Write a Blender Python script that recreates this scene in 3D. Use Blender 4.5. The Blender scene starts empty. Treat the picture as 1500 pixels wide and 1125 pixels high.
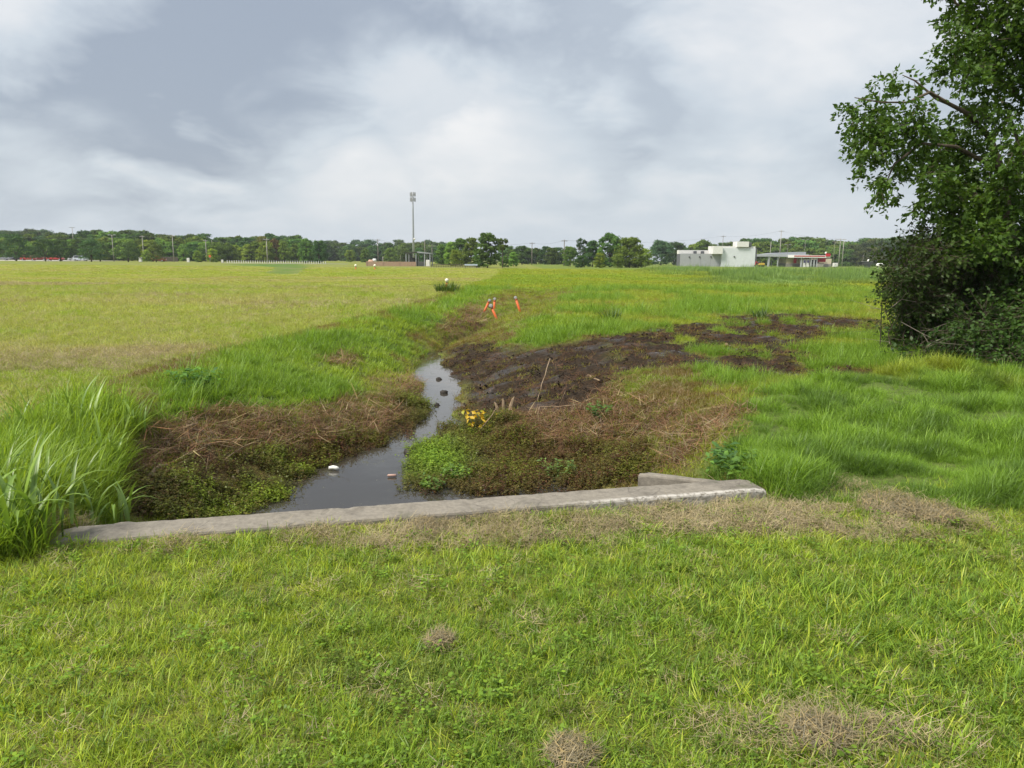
import bpy, math
import numpy as np
from mathutils import Vector, Matrix, Euler

rng = np.random.default_rng(11)
SC = bpy.context.scene
COL = SC.collection

# ------------------------------------------------------------------ camera
F = 1050.0                                  # focal length in photo pixels (photo 1500 x 1125)
PITCH = math.atan(182 / 1050.0)
ROLL = math.radians(0.5)
CAMH = 1.7
f_ = np.array([0, math.cos(PITCH), -math.sin(PITCH)])
u0_ = np.array([0, math.sin(PITCH), math.cos(PITCH)])
r0_ = np.array([1.0, 0, 0])
r_ = math.cos(ROLL) * r0_ + math.sin(ROLL) * u0_
u_ = -math.sin(ROLL) * r0_ + math.cos(ROLL) * u0_
cam = bpy.data.cameras.new('camera')
cam.sensor_width = 36.0
cam.lens = 36.0 * F / 1500.0
cam.clip_start = 0.05
cam.clip_end = 6000
co = bpy.data.objects.new('camera', cam)
COL.objects.link(co)
co.matrix_world = Matrix(((r_[0], u_[0], -f_[0], 0), (r_[1], u_[1], -f_[1], 0), (r_[2], u_[2], -f_[2], CAMH), (0, 0, 0, 1)))
SC.camera = co

# ------------------------------------------------------------------ light
EXPO = 1.02
SUN_EL, SUN_AZ = 52.0, -118.0               # azimuth clockwise from +Y (north = away from camera)
SKY_STRENGTH = 0.1
SC.view_settings.view_transform = 'Standard'
SC.view_settings.look = 'None'
SC.view_settings.exposure = EXPO
SC.view_settings.gamma = 1.0
SC.view_settings.use_curve_mapping = False
SC.cycles.max_bounces = 4
SC.cycles.diffuse_bounces = 2
SC.cycles.glossy_bounces = 2
SC.cycles.transmission_bounces = 3
SC.cycles.transparent_max_bounces = 8
SC.cycles.volume_bounces = 0

w = bpy.data.worlds.new('World')
SC.world = w
w.use_nodes = True
WN, WL_ = w.node_tree.nodes, w.node_tree.links
WN.clear()


def wn(t, **k):
    n = WN.new(t)
    for a, b in k.items():
        setattr(n, a, b)
    return n


def wmath(op, a, b=None, c=None, clamp=False):
    n = WN.new('ShaderNodeMath'); n.operation = op; n.use_clamp = clamp
    for i, v in enumerate((a, b, c)):
        if v is None:
            continue
        if isinstance(v, (int, float)):
            n.inputs[i].default_value = v
        else:
            WL_.new(v, n.inputs[i])
    return n.outputs[0]


def wmix(fac, a, b):
    n = WN.new('ShaderNodeMix'); n.data_type = 'RGBA'
    for sock, v in ((n.inputs[0], fac), (n.inputs[6], a), (n.inputs[7], b)):
        if isinstance(v, (int, float)):
            sock.default_value = v
        elif isinstance(v, tuple):
            sock.default_value = (*v, 1)
        else:
            WL_.new(v, sock)
    return n.outputs[2]


sky = wn('ShaderNodeTexSky', sky_type='NISHITA')
sky.sun_disc = False
sky.sun_elevation = math.radians(SUN_EL)
sky.sun_rotation = math.radians(SUN_AZ)
sky.air_density = 1.5
sky.dust_density = 2.0
tc = wn('ShaderNodeTexCoord')
sep = wn('ShaderNodeSeparateXYZ')
WL_.new(tc.outputs['Generated'], sep.inputs[0])
zc = wmath('MAXIMUM', sep.outputs[2], 0.0)
den = wmath('ADD', zc, 0.34)
cx = wmath('DIVIDE', sep.outputs[0], den)
cy = wmath('DIVIDE', sep.outputs[1], den)
cmb = wn('ShaderNodeCombineXYZ')
WL_.new(cx, cmb.inputs[0]); WL_.new(cy, cmb.inputs[1])


def wnoise(scale, detail, rough, dist, off):
    m = wn('ShaderNodeMapping'); m.inputs['Location'].default_value = off
    WL_.new(cmb.outputs[0], m.inputs[0])
    n = wn('ShaderNodeTexNoise'); n.inputs['Scale'].default_value = scale
    n.inputs['Detail'].default_value = detail; n.inputs['Roughness'].default_value = rough
    n.inputs['Distortion'].default_value = dist
    WL_.new(m.outputs[0], n.inputs['Vector'])
    return n.outputs[0]


n_big = wnoise(0.9, 2, 0.45, 0.3, (12.5, 0.9, 0))
n_mid = wnoise(2.6, 6, 0.52, 0.35, (0.3, 3.9, 0))
n_fine = wnoise(8.0, 6, 0.55, 0.3, (1.0, 9.0, 0))


def wblob(px, py, rad, soft, sx=1.0, rag=.42):
    """a cloud mass centred on a direction of the sky, 1 in the middle, 0 outside, ragged by the noise"""
    d = f_ + r_ * (px - 750) / F - u_ * (py - 562.5) / F
    d = d / np.linalg.norm(d)
    n = WN.new('ShaderNodeVectorMath'); n.operation = 'SUBTRACT'
    WL_.new(tc.outputs['Generated'], n.inputs[0]); n.inputs[1].default_value = tuple(d)
    m = WN.new('ShaderNodeVectorMath'); m.operation = 'MULTIPLY'
    WL_.new(n.outputs[0], m.inputs[0]); m.inputs[1].default_value = (1 / sx, 1, 1)
    ln_ = WN.new('ShaderNodeVectorMath'); ln_.operation = 'LENGTH'; WL_.new(m.outputs[0], ln_.inputs[0])
    dd = wmath('ADD', ln_.outputs['Value'], wmath('MULTIPLY', wmath('SUBTRACT', n_mid, 0.5), rag))
    mr = WN.new('ShaderNodeMapRange'); mr.interpolation_type = 'SMOOTHSTEP'
    WL_.new(dd, mr.inputs[0])
    mr.inputs[1].default_value = rad + soft; mr.inputs[2].default_value = rad - soft
    mr.inputs[3].default_value = 0; mr.inputs[4].default_value = 1
    return mr.outputs[0]


cl = wmath('ADD', wmath('MULTIPLY', n_big, 0.75), wmath('ADD', wmath('MULTIPLY', n_mid, 0.75), wmath('MULTIPLY', n_fine, 0.16)))
mr0 = WN.new('ShaderNodeMapRange'); mr0.interpolation_type = 'SMOOTHSTEP'
WL_.new(cl, mr0.inputs[0])
mr0.inputs[1].default_value = 0.46; mr0.inputs[2].default_value = 1.14
cloud = mr0.outputs[0]
# the dark bank high on the left and the bright break right of its edge
dark = wmath('MAXIMUM', wmath('MAXIMUM', wblob(360, 70, .14, .10, 1.5), wblob(650, 55, .11, .09, 1.6)), wblob(200, 180, .08, .09, 2.2))
cloud = wmath('SUBTRACT', cloud, wmath('MULTIPLY', dark, 0.55), clamp=True)
brt = wmath('MAXIMUM', wmath('MAXIMUM', wblob(665, 170, .085, .05, 1.5, .3), wblob(520, 225, .05, .05, 1.8, .3)), wblob(60, 235, .015, .06, 2.0, .25))
cloud = wmath('ADD', cloud, wmath('MULTIPLY', brt, 0.6), clamp=True)
brt2 = wmath('MAXIMUM', wblob(1060, 40, .18, .16, 1.5), wblob(1150, 330, .05, .06, 3.0))
cloud = wmath('ADD', cloud, wmath('MULTIPLY', brt2, 0.25), clamp=True)
ramp = wn('ShaderNodeValToRGB')
K = 1.0 / (2 ** EXPO) / SKY_STRENGTH
e = ramp.color_ramp.elements
e[0].position = 0.0; e[0].color = (0.365 * K, 0.42 * K, 0.51 * K, 1)
e[1].position = 1.0; e[1].color = (0.90 * K, 0.90 * K, 0.91 * K, 1)
m1 = ramp.color_ramp.elements.new(0.5); m1.color = (0.62 * K, 0.68 * K, 0.75 * K, 1)
WL_.new(cloud, ramp.inputs[0])
# the air near the horizon thickens to an even pale blue
hz = WN.new('ShaderNodeMapRange'); hz.interpolation_type = 'SMOOTHSTEP'
WL_.new(zc, hz.inputs[0]); hz.inputs[1].default_value = 0.12; hz.inputs[2].default_value = 0.0
c1 = wmix(wmath('MULTIPLY', hz.outputs[0], 0.75), ramp.outputs[0], (0.62 * K, 0.70 * K, 0.785 * K))
c2 = wmix(0.93, sky.outputs[0], c1)
bg = wn('ShaderNodeBackground'); bg.inputs[1].default_value = SKY_STRENGTH
WL_.new(c2, bg.inputs[0])
wo = wn('ShaderNodeOutputWorld'); WL_.new(bg.outputs[0], wo.inputs[0])

sun = bpy.data.lights.new('sun', 'SUN')
sun.energy = 2.7
sun.angle = math.radians(16)
sun.color = (1.0, 0.94, 0.84)
so = bpy.data.objects.new('sun', sun)
COL.objects.link(so)
az, el = math.radians(SUN_AZ), math.radians(SUN_EL)
sd = Vector((math.sin(az) * math.cos(el), math.cos(az) * math.cos(el), math.sin(el)))
so.rotation_euler = sd.to_track_quat('Z', 'Y').to_euler()
so.location = (-20, -10, 30)


# ------------------------------------------------------------------ helpers: photo geometry
def ray(px, py):
    return f_ + r_ * (px - 750) / F - u_ * (py - 562.5) / F


def on_plane(px, py, z=0.0):
    d = ray(px, py)
    return np.array([0, 0, CAMH]) + d * ((z - CAMH) / d[2])


def at_depth(px, py, D):
    """the point of a pixel's ray on the vertical plane y = D"""
    d = ray(px, py)
    return np.array([0, 0, CAMH]) + d * (D / d[1])


def col_x(px, D, z=0.0):
    q = np.array([0, D, z - CAMH])
    return ((px - 750) / F * (q @ f_) - math.sin(ROLL) * (q @ u0_)) / math.cos(ROLL)


def hgt(px, py, D):
    return at_depth(px, py, D)[2]


# ------------------------------------------------------------------ helpers: noise
def vnoise(x, y, seed=0):
    xi = np.floor(x).astype(np.int64); yi = np.floor(y).astype(np.int64)
    xf = x - xi; yf = y - yi
    xf = xf * xf * (3 - 2 * xf); yf = yf * yf * (3 - 2 * yf)

    def h(a, b):
        n = (a * 374761393 + b * 668265263 + seed * 974634777) & 0x7fffffff
        n = ((n ^ (n >> 13)) * 1274126177) & 0x7fffffff
        return ((n ^ (n >> 16)) & 0xffff) / 65535.0
    a = h(xi, yi); b = h(xi + 1, yi); c = h(xi, yi + 1); d = h(xi + 1, yi + 1)
    return (a * (1 - xf) + b * xf) * (1 - yf) + (c * (1 - xf) + d * xf) * yf


def fbm(x, y, seed=0, o=4):
    s = 0; a = 0.5; t = 0
    for i in range(o):
        s = s + a * vnoise(x * 2 ** i + 17.3 * i, y * 2 ** i - 9.1 * i, seed + i); t += a; a *= 0.5
    return s / t


def sstep(a, b, x):
    t = np.clip((x - a) / (b - a), 0, 1)
    return t * t * (3 - 2 * t)


# ------------------------------------------------------------------ helpers: objects and meshes
def mk(name, V, Fc, mat=None, parent=None, smooth=False, link=True, attrs=None, loc=None):
    me = bpy.data.meshes.new(name)
    V = np.asarray(V, dtype=np.float32)
    if isinstance(Fc, np.ndarray):
        n, k = Fc.shape
        me.vertices.add(len(V)); me.vertices.foreach_set('co', V.ravel())
        me.loops.add(n * k); me.loops.foreach_set('vertex_index', Fc.astype(np.int32).ravel())
        me.polygons.add(n)
        me.polygons.foreach_set('loop_start', np.arange(0, n * k, k, dtype=np.int32))
        me.polygons.foreach_set('loop_total', np.full(n, k, dtype=np.int32))
        me.update(calc_edges=True)
    else:
        me.from_pydata(V.tolist(), [], Fc)
    if smooth:
        me.polygons.foreach_set('use_smooth', np.ones(len(me.polygons), dtype=bool))
    for an, (ty, dom, arr) in (attrs or {}).items():
        a = me.attributes.new(an, ty, dom)
        a.data.foreach_set('value' if ty in ('FLOAT', 'INT') else ('color' if 'COLOR' in ty else 'vector'), np.asarray(arr).ravel())
    if mat:
        for m_ in (mat if isinstance(mat, (list, tuple)) else [mat]):
            me.materials.append(m_)
    ob = bpy.data.objects.new(name, me)
    if link:
        COL.objects.link(ob)
    if parent:
        ob.parent = parent
    if loc is not None:
        ob.location = loc
    return ob


def inst(name, me, parent=None, loc=(0, 0, 0), rot=(0, 0, 0), scl=(1, 1, 1)):
    ob = bpy.data.objects.new(name, me)
    COL.objects.link(ob)
    ob.parent = parent
    ob.location = loc; ob.rotation_euler = rot
    ob.scale = scl if hasattr(scl, '__len__') else (scl,) * 3
    return ob


def tag(o, label=None, cat=None, group=None, kind=None):
    if label: o['label'] = label
    if cat: o['category'] = cat
    if group: o['group'] = group
    if kind: o['kind'] = kind
    return o


def thing(name, label, cat, loc=(0, 0, 0), rz=0, group=None):
    o = bpy.data.objects.new(name, None)
    COL.objects.link(o)
    o.empty_display_size = 0.2
    o.location = loc; o.rotation_euler = (0, 0, rz)
    return tag(o, label, cat, group)


class MB:
    """collects simple solids into one mesh"""
    def __init__(s):
        s.V = []; s.F = []

    def box(s, c, d, rz=0.0):
        n = len(s.V)
        ca, sa = math.cos(rz), math.sin(rz)
        for i in (-.5, .5):
            for j in (-.5, .5):
                for k in (-.5, .5):
                    x, y = i * d[0], j * d[1]
                    s.V.append((c[0] + x * ca - y * sa, c[1] + x * sa + y * ca, c[2] + k * d[2]))
        s.F += [tuple(n + q for q in t) for t in ((0, 1, 3, 2), (4, 6, 7, 5), (0, 4, 5, 1), (2, 3, 7, 6), (0, 2, 6, 4), (1, 5, 7, 3))]
        return s

    def tube(s, pts, rad, k=8, cap=True):
        pts = [Vector(p) for p in pts]
        if not hasattr(rad, '__len__'):
            rad = [rad] * len(pts)
        n0 = len(s.V)
        prev = None
        for i, p in enumerate(pts):
            t = (pts[min(i + 1, len(pts) - 1)] - pts[max(i - 1, 0)]).normalized()
            a = prev if prev is not None else Vector((1, 0, 0)) if abs(t.x) < .9 else Vector((0, 1, 0))
            a = (a - t * a.dot(t))
            if a.length < 1e-6:
                a = t.orthogonal()
            a.normalize(); prev = a
            b = t.cross(a)
            for j in range(k):
                th = 2 * math.pi * j / k
                s.V.append(tuple(p + (a * math.cos(th) + b * math.sin(th)) * rad[i]))
        for i in range(len(pts) - 1):
            for j in range(k):
                s.F.append((n0 + i * k + j, n0 + i * k + (j + 1) % k, n0 + (i + 1) * k + (j + 1) % k, n0 + (i + 1) * k + j))
        if cap:
            s.F.append(tuple(n0 + j for j in range(k))[::-1])
            s.F.append(tuple(n0 + (len(pts) - 1) * k + j for j in range(k)))
        return s

    def prism(s, poly, y0, y1):
        """poly of (x, z) extruded along y"""
        n = len(s.V); m = len(poly)
        s.V += [(x, y0, z) for x, z in poly] + [(x, y1, z) for x, z in poly]
        s.F.append(tuple(n + i for i in range(m)))
        s.F.append(tuple(n + m + i for i in range(m))[::-1])
        for i in range(m):
            j = (i + 1) % m
            s.F.append((n + i, n + m + i, n + m + j, n + j))
        return s

    def ball(s, c, r, seg=10, rings=6, sq=(1, 1, 1)):
        n = len(s.V)
        s.V.append((c[0], c[1], c[2] + r * sq[2]))
        for i in range(1, rings):
            ph = math.pi * i / rings
            for j in range(seg):
                th = 2 * math.pi * j / seg
                s.V.append((c[0] + r * sq[0] * math.sin(ph) * math.cos(th), c[1] + r * sq[1] * math.sin(ph) * math.sin(th), c[2] + r * sq[2] * math.cos(ph)))
        s.V.append((c[0], c[1], c[2] - r * sq[2]))
        last = len(s.V) - 1
        for j in range(seg):
            s.F.append((n, n + 1 + j, n + 1 + (j + 1) % seg))
            s.F.append((last, n + 1 + (rings - 2) * seg + (j + 1) % seg, n + 1 + (rings - 2) * seg + j))
        for i in range(rings - 2):
            for j in range(seg):
                a = n + 1 + i * seg
                s.F.append((a + j, a + seg + j, a + seg + (j + 1) % seg, a + (j + 1) % seg))
        return s

    def build(s, name, mat, parent=None, smooth=False, loc=None, bevel=0.0):
        ob = mk(name, s.V, s.F, mat, parent, smooth, loc=loc)
        if bevel:
            b = ob.modifiers.new('bevel', 'BEVEL'); b.width = bevel; b.segments = 2; b.limit_method = 'ANGLE'
        return ob


# ------------------------------------------------------------------ helpers: materials
class NT:
    def __init__(s, name):
        s.m = bpy.data.materials.new(name); s.m.use_nodes = True
        s.t = s.m.node_tree; s.n = s.t.nodes; s.l = s.t.links
        s.n.clear()
        s.out = s.n.new('ShaderNodeOutputMaterial')

    def put(s, sock, v):
        if v is None:
            return
        if isinstance(v, (int, float)):
            sock.default_value = v
        elif isinstance(v, tuple):
            sock.default_value = (*v, 1) if len(v) == 3 and sock.type == 'RGBA' else v
        else:
            s.l.new(v, sock)

    def math(s, op, a, b=None, clamp=False):
        n = s.n.new('ShaderNodeMath'); n.operation = op; n.use_clamp = clamp
        s.put(n.inputs[0], a); s.put(n.inputs[1], b)
        return n.outputs[0]

    def mix(s, fac, a, b, blend='MIX'):
        n = s.n.new('ShaderNodeMix'); n.data_type = 'RGBA'; n.blend_type = blend
        s.put(n.inputs[0], fac); s.put(n.inputs[6], a); s.put(n.inputs[7], b)
        return n.outputs[2]

    def noise(s, scale, detail=4, rough=.55, vec=None, dist=0.0):
        n = s.n.new('ShaderNodeTexNoise')
        n.inputs['Scale'].default_value = scale; n.inputs['Detail'].default_value = detail
        n.inputs['Roughness'].default_value = rough; n.inputs['Distortion'].default_value = dist
        if vec is not None:
            s.l.new(vec, n.inputs['Vector'])
        return n.outputs[0]

    def coord(s, kind='Object'):
        return s.n.new('ShaderNodeTexCoord').outputs[kind]

    def mapping(s, vec, scl=(1, 1, 1), rot=(0, 0, 0)):
        n = s.n.new('ShaderNodeMapping'); s.l.new(vec, n.inputs[0])
        n.inputs['Scale'].default_value = scl; n.inputs['Rotation'].default_value = rot
        return n.outputs[0]

    def ramp(s, fac, stops):
        n = s.n.new('ShaderNodeValToRGB'); s.l.new(fac, n.inputs[0])
        el = n.color_ramp.elements
        while len(el) < len(stops):
            el.new(0.5)
        for q, (p, c) in zip(el, stops):
            q.position = p; q.color = (*c, 1) if isinstance(c, tuple) else (c, c, c, 1)
        return n.outputs[0]

    def rng(s, v, a, b, c=0.0, d=1.0):
        n = s.n.new('ShaderNodeMapRange'); s.put(n.inputs[0], v)
        for i, q in enumerate((a, b, c, d)):
            n.inputs[i + 1].default_value = q
        return n.outputs[0]

    def attr(s, name, ty='GEOMETRY', o='Color'):
        n = s.n.new('ShaderNodeAttribute'); n.attribute_name = name; n.attribute_type = ty
        return n.outputs[o]

    def bump(s, h, strength=.5, dist=.02):
        n = s.n.new('ShaderNodeBump'); s.l.new(h, n.inputs['Height'])
        n.inputs['Strength'].default_value = strength; n.inputs['Distance'].default_value = dist
        return n.outputs[0]

    def pbr(s, col, rough=.7, normal=None, metal=0.0, spec=.5):
        n = s.n.new('ShaderNodeBsdfPrincipled')
        s.put(n.inputs['Base Color'], col); s.put(n.inputs['Roughness'], rough)
        s.put(n.inputs['Metallic'], metal); s.put(n.inputs['Specular IOR Level'], spec)
        if normal is not None:
            s.l.new(normal, n.inputs['Normal'])
        s.l.new(n.outputs[0], s.out.inputs[0])
        return s.m

    def leafy(s, col, trans=.35, gloss=.04, rough=.45, tcol=None):
        d = s.n.new('ShaderNodeBsdfDiffuse'); s.put(d.inputs[0], col)
        t = s.n.new('ShaderNodeBsdfTranslucent'); s.put(t.inputs[0], tcol or s.mix(1.0, col, (1.15, 1.1, .55), 'MULTIPLY'))
        a = s.n.new('ShaderNodeMixShader'); a.inputs[0].default_value = trans
        s.l.new(d.outputs[0], a.inputs[1]); s.l.new(t.outputs[0], a.inputs[2])
        g = s.n.new('ShaderNodeBsdfGlossy'); g.inputs['Roughness'].default_value = rough
        b = s.n.new('ShaderNodeMixShader'); b.inputs[0].default_value = gloss
        s.l.new(a.outputs[0], b.inputs[1]); s.l.new(g.outputs[0], b.inputs[2])
        s.l.new(b.outputs[0], s.out.inputs[0])
        return s.m


def plain(name, col, rough=.6, var=.12, scale=3.0, metal=0.0, spec=.4):
    """a painted or weathered plain surface with slight unevenness"""
    t = NT(name)
    n = t.noise(scale, 5, .6, t.coord())
    c = t.mix(1.0, col, t.ramp(n, [(.3, 1 - var), (.7, 1 + var)]), 'MULTIPLY')
    return t.pbr(c, rough, None, metal, spec)


def grass_mat(name, trans=.35, gloss=.05):
    t = NT(name)
    tint = t.attr('tint', 'INSTANCER')
    bv = t.attr('bv', 'GEOMETRY', 'Fac')
    c = t.mix(1.0, tint, t.ramp(bv, [(0, (.62, .62, .66)), (.55, (1.0, 1.0, 1.0)), (.9, (1.25, 1.2, 1.0)), (1, (1.45, 1.3, 1.0))]), 'MULTIPLY')
    return t.leafy(c, trans, gloss)


M = {}
M['grass'] = grass_mat('grass', .42, .02)
M['straw'] = grass_mat('straw', .15, .02)
M['concrete'] = None


# ------------------------------------------------------------------ terrain
ZW = -0.8
W0 = np.array([-2.75, 4.03]); W1 = np.array([1.88, 5.07])           # front line of the culvert headwall
WLEN = float(np.linalg.norm(W1 - W0)); WD = (W1 - W0) / WLEN; WN_ = np.array([-WD[1], WD[0]])
WT = 0.27


def pl(y, pts):
    a = np.array(pts, float)
    return np.interp(y, a[:, 0], a[:, 1])


def ditch_lines(y):
    tl = pl(y, [(4.3, -2.75), (5, -3.5), (6, -4.2), (8.3, -4.7), (12.5, -5.0), (16, -4.2), (26, -3.2), (46, -2.2), (70, -1)])
    wl = pl(y, [(4.3, -2.35), (5.0, -2.6), (6.9, -2.9), (8, -2.6), (9.2, -2.1), (10.4, -1.6), (11.8, -1.3), (13.4, -1.6), (15.9, -2.15), (18, -2.4), (19.8, -2.12), (25, -1.1), (29, -.8), (40, 1.2), (46, 1.6), (70, 3)])
    wr = pl(y, [(5, 1.3), (6, 1.3), (7, 1.0), (8.4, .8), (9.3, .1), (10.2, -.6), (11.4, -.88), (13, -.95), (14.6, -1.1), (16, -1.45), (17, -1.8), (18.4, -1.85), (19.8, -1.95), (25, -.5), (29, -.1), (40, 1.8), (46, 2.2), (70, 4)])
    tr = pl(y, [(5.3, 1.95), (6.6, 2.15), (8.2, 2.7), (11, 3.0), (13, 2.8), (16, 2.0), (20, 1.2), (26, 1.3), (40, 3.4), (46, 4), (70, 6)])
    e = pl(y, [(4, ZW), (20, ZW), (22, -.66), (25, -.48), (30, -.4), (40, -.25), (46, -.16), (60, -.05), (75, 0)])
    return tl, wl, wr, tr, e


def Hraw(x, y):
    """ground without fine roughness"""
    x = np.asarray(x, float); y = np.asarray(y, float)
    tl, wl, wr, tr, e = ditch_lines(y)
    wob = (fbm(x * 1.3, y * 1.3, 5, 3) - .5) * .5
    xx = x + wob * sstep(5.5, 7, y)
    sl = np.clip((wl - xx) / np.maximum(wl - tl, .1), 0, 1)
    sr = np.clip((xx - wr) / np.maximum(tr - wr, .1), 0, 1)
    s = np.maximum(sl, sr)
    z = e * (1 - s) ** 1.25 * (1 - .25 * s)
    t = (xx - wl) / np.maximum(wr - wl, .05)
    inside = (t > 0) & (t < 1)
    z = np.where(inside, e - .16 * np.clip(1 - (2 * t - 1) ** 2, 0, 1), z)
    d = np.stack([x - W0[0], y - W0[1]], -1)
    v = d @ WN_
    u = d @ WD
    front = 1 - sstep(.08, .26, v)
    z = z * (1 - front)
    # the lawn dips a little along the right half of the headwall
    z = z - .06 * front * sstep(1.8, 4.2, u) * sstep(-1.0, -.1, v) * sstep(WLEN + 1.2, WLEN, u)
    return z


def poly_world(pxs):
    out = []
    for a, b in pxs:
        z = 0.0
        for _ in range(12):
            p = on_plane(a, b, z)
            z = .5 * z + .5 * float(Hraw(p[0], p[1]))
        out.append(on_plane(a, b, z)[:2])
    return np.array(out)


def poly_mask(x, y, P, soft=.25):
    """1 inside the polygon P, falling to 0 over +-soft metres"""
    out = np.zeros(x.shape)
    lo = P.min(0) - soft * 2; hi = P.max(0) + soft * 2
    sel = (x > lo[0]) & (x < hi[0]) & (y > lo[1]) & (y < hi[1])
    if not sel.any():
        return out
    X = x[sel]; Y = y[sel]
    ins = np.zeros(X.shape, bool); dm = np.full(X.shape, 1e9)
    for i in range(len(P)):
        a = P[i]; b = P[(i + 1) % len(P)]
        c = ((a[1] > Y) != (b[1] > Y)) & (X < (b[0] - a[0]) * (Y - a[1]) / (b[1] - a[1] + 1e-12) + a[0])
        ins ^= c
        ab = b - a
        t = np.clip(((X - a[0]) * ab[0] + (Y - a[1]) * ab[1]) / (ab @ ab + 1e-12), 0, 1)
        dm = np.minimum(dm, np.hypot(X - a[0] - t * ab[0], Y - a[1] - t * ab[1]))
    out[sel] = sstep(-soft, soft, np.where(ins, dm, -dm))
    return out


PX = {
    'mud': [[(628, 516), (700, 498), (770, 512), (880, 496), (960, 500), (1010, 505), (1000, 530), (930, 545), (880, 560), (860, 590), (800, 600), (740, 612), (690, 612), (655, 604), (660, 575), (645, 545)],
            [(860, 500), (950, 484), (1060, 462), (1150, 458), (1290, 470), (1310, 486), (1200, 494), (1170, 510), (1190, 545), (1120, 552), (1040, 536), (960, 540), (900, 520)],
            [(1150, 535), (1280, 538), (1290, 550), (1160, 553)]],
    'litter': [[(720, 612), (830, 570), (880, 562), (920, 580), (990, 600), (985, 640), (930, 655), (850, 645), (740, 636)],
               [(975, 640), (1010, 615), (1090, 595), (1085, 630), (1010, 680), (965, 690)],
               [(190, 690), (240, 632), (330, 612), (450, 612), (560, 590), (600, 560), (636, 560), (630, 590), (560, 620), (480, 650), (400, 672), (300, 700), (230, 715)],
               [(462, 520), (500, 514), (536, 540), (500, 542)],
               [(640, 470), (690, 452), (720, 460), (700, 480), (660, 500), (640, 505)],
               [(720, 505), (742, 490), (745, 500), (730, 512)]],
    'weeds': [[(175, 745), (200, 705), (300, 690), (480, 645), (560, 615), (622, 586), (634, 602), (600, 640), (556, 668), (470, 692), (440, 745), (300, 762)],
              [(585, 715), (620, 690), (612, 665), (660, 632), (700, 615), (760, 632), (850, 640), (940, 655), (955, 705), (840, 735), (590, 740)]],
    'lush': [[(200, 640), (330, 515), (480, 485), (620, 452), (700, 420), (760, 402), (800, 410), (720, 432), (640, 475), (600, 510), (570, 545), (480, 600), (330, 612), (240, 630)],
             [(740, 500), (780, 470), (880, 465), (900, 490), (780, 512)],
             [(600, 700), (620, 668), (660, 665), (690, 690), (660, 720), (590, 725)]],
    'tall': [[(-200, 690), (0, 645), (100, 600), (180, 605), (222, 640), (215, 665), (160, 705), (150, 745), (90, 775), (50, 800), (-200, 850)]],
    'longr': [[(1005, 700), (1075, 650), (1100, 590), (1180, 556), (1330, 535), (1600, 560), (1900, 620), (1900, 740), (1500, 742), (1260, 742), (1130, 735), (1110, 700)]],
    'hay': [[(330, 775), (520, 748), (720, 738), (950, 728), (1120, 742), (1290, 718), (1370, 745), (1480, 772), (1350, 790), (1050, 782), (800, 795), (560, 800)],
            [(1040, 1060), (1130, 1035), (1250, 1045), (1400, 1080), (1330, 1110), (1180, 1115), (1060, 1085)],
            [(0, 790), (150, 783), (160, 800), (20, 812)],
            [(200, 788), (300, 778), (310, 800), (210, 806)]],
    'green_strip': [[(330, 387), (440, 386.5), (452, 391), (432, 402), (392, 401), (405, 392)]],
}
PW = {k: [poly_world(p) for p in v] for k, v in PX.items()}
SOFT = {'mud': .35, 'litter': .3, 'weeds': .15, 'lush': .5, 'tall': .3, 'longr': .35, 'hay': .16, 'green_strip': 3.0}


def masks(x, y):
    o = {}
    wx = (fbm(x * 1.1, y * 1.1, 31, 4) - .5) * 1.0
    wy = (fbm(x * 1.1, y * 1.1, 47, 4) - .5) * 1.0
    near = np.clip(y / 12, .25, 1.6)
    for k, ps in PW.items():
        m = np.zeros(x.shape)
        for P in ps:
            m = np.maximum(m, poly_mask(x + wx * near, y + wy * near, P, SOFT[k]))
        o[k] = m
    tl, wl, wr, tr, e = ditch_lines(y)
    d = (x - W0[0]) * WN_[0] + (y - W0[1]) * WN_[1]
    u = (x - W0[0]) * WD[0] + (y - W0[1]) * WD[1]
    o['lawn'] = (1 - sstep(-.02, .02, d - .1 + .0 * x)) if True else 0
    o['onwall'] = ((d > -.03) & (d < WT + .03) & (u > -.05) & (u < WLEN + .05)).astype(float)
    o['meadow'] = sstep(-.6, .8, x - tr) * sstep(.2, .6, d)
    o['field'] = sstep(.3, 1.2, tl - x) * sstep(.2, .6, d)
    o['bank'] = np.clip((1 - o['meadow'] - o['field']), 0, 1) * sstep(.2, .5, d)
    o['mud'] = o['mud'] * np.maximum(sstep(.31, .46, fbm(x * 1.6, y * 1.6, 77, 4) + .05), sstep(2.3, 1.2, x - .1 * (y - 10)))
    # mown straw left lying in the field, in loose swaths
    sw = fbm(x * .16 + y * .05, y * .32 - x * .05, 91, 4)
    o['swath'] = o['field'] * sstep(.50, .66, sw) * sstep(70, 30, y) + o['field'] * sstep(.56, .7, sw) * sstep(30, 60, y) * sstep(190, 110, y)
    o['bare'] = np.maximum(o['meadow'] * sstep(.62, .72, fbm(x * .35, y * .35, 13, 4)) * sstep(60, 30, y), 0)
    return o


def rough(x, y, m):
    """fine shape of the ground: clods and ruts in the mud, soft unevenness elsewhere"""
    z = (fbm(x * .5, y * .5, 3, 4) - .5) * .07
    cl = fbm(x * 4.5, y * 4.5, 21, 4) - .5
    rut = np.abs(fbm(x * .9 - y * .35, y * 2.4 + x * .9, 8, 3) - .5)
    z = z + m['mud'] * (cl * (.09 + .08 * sstep(1, 3, x)) - sstep(.08, .0, rut) * .07)
    z = z + m['litter'] * cl * .07
    z = z + m['longr'] * (fbm(x * 1.2, y * 1.2, 60, 3) - .45) * .22 * sstep(5.2, 6.2, y)
    z = z + m['hay'] * (fbm(x * 3, y * 3, 61, 3) - .4) * .07 * m['lawn']
    z = z * (1 - .6 * m['weeds'])
    return z


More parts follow.
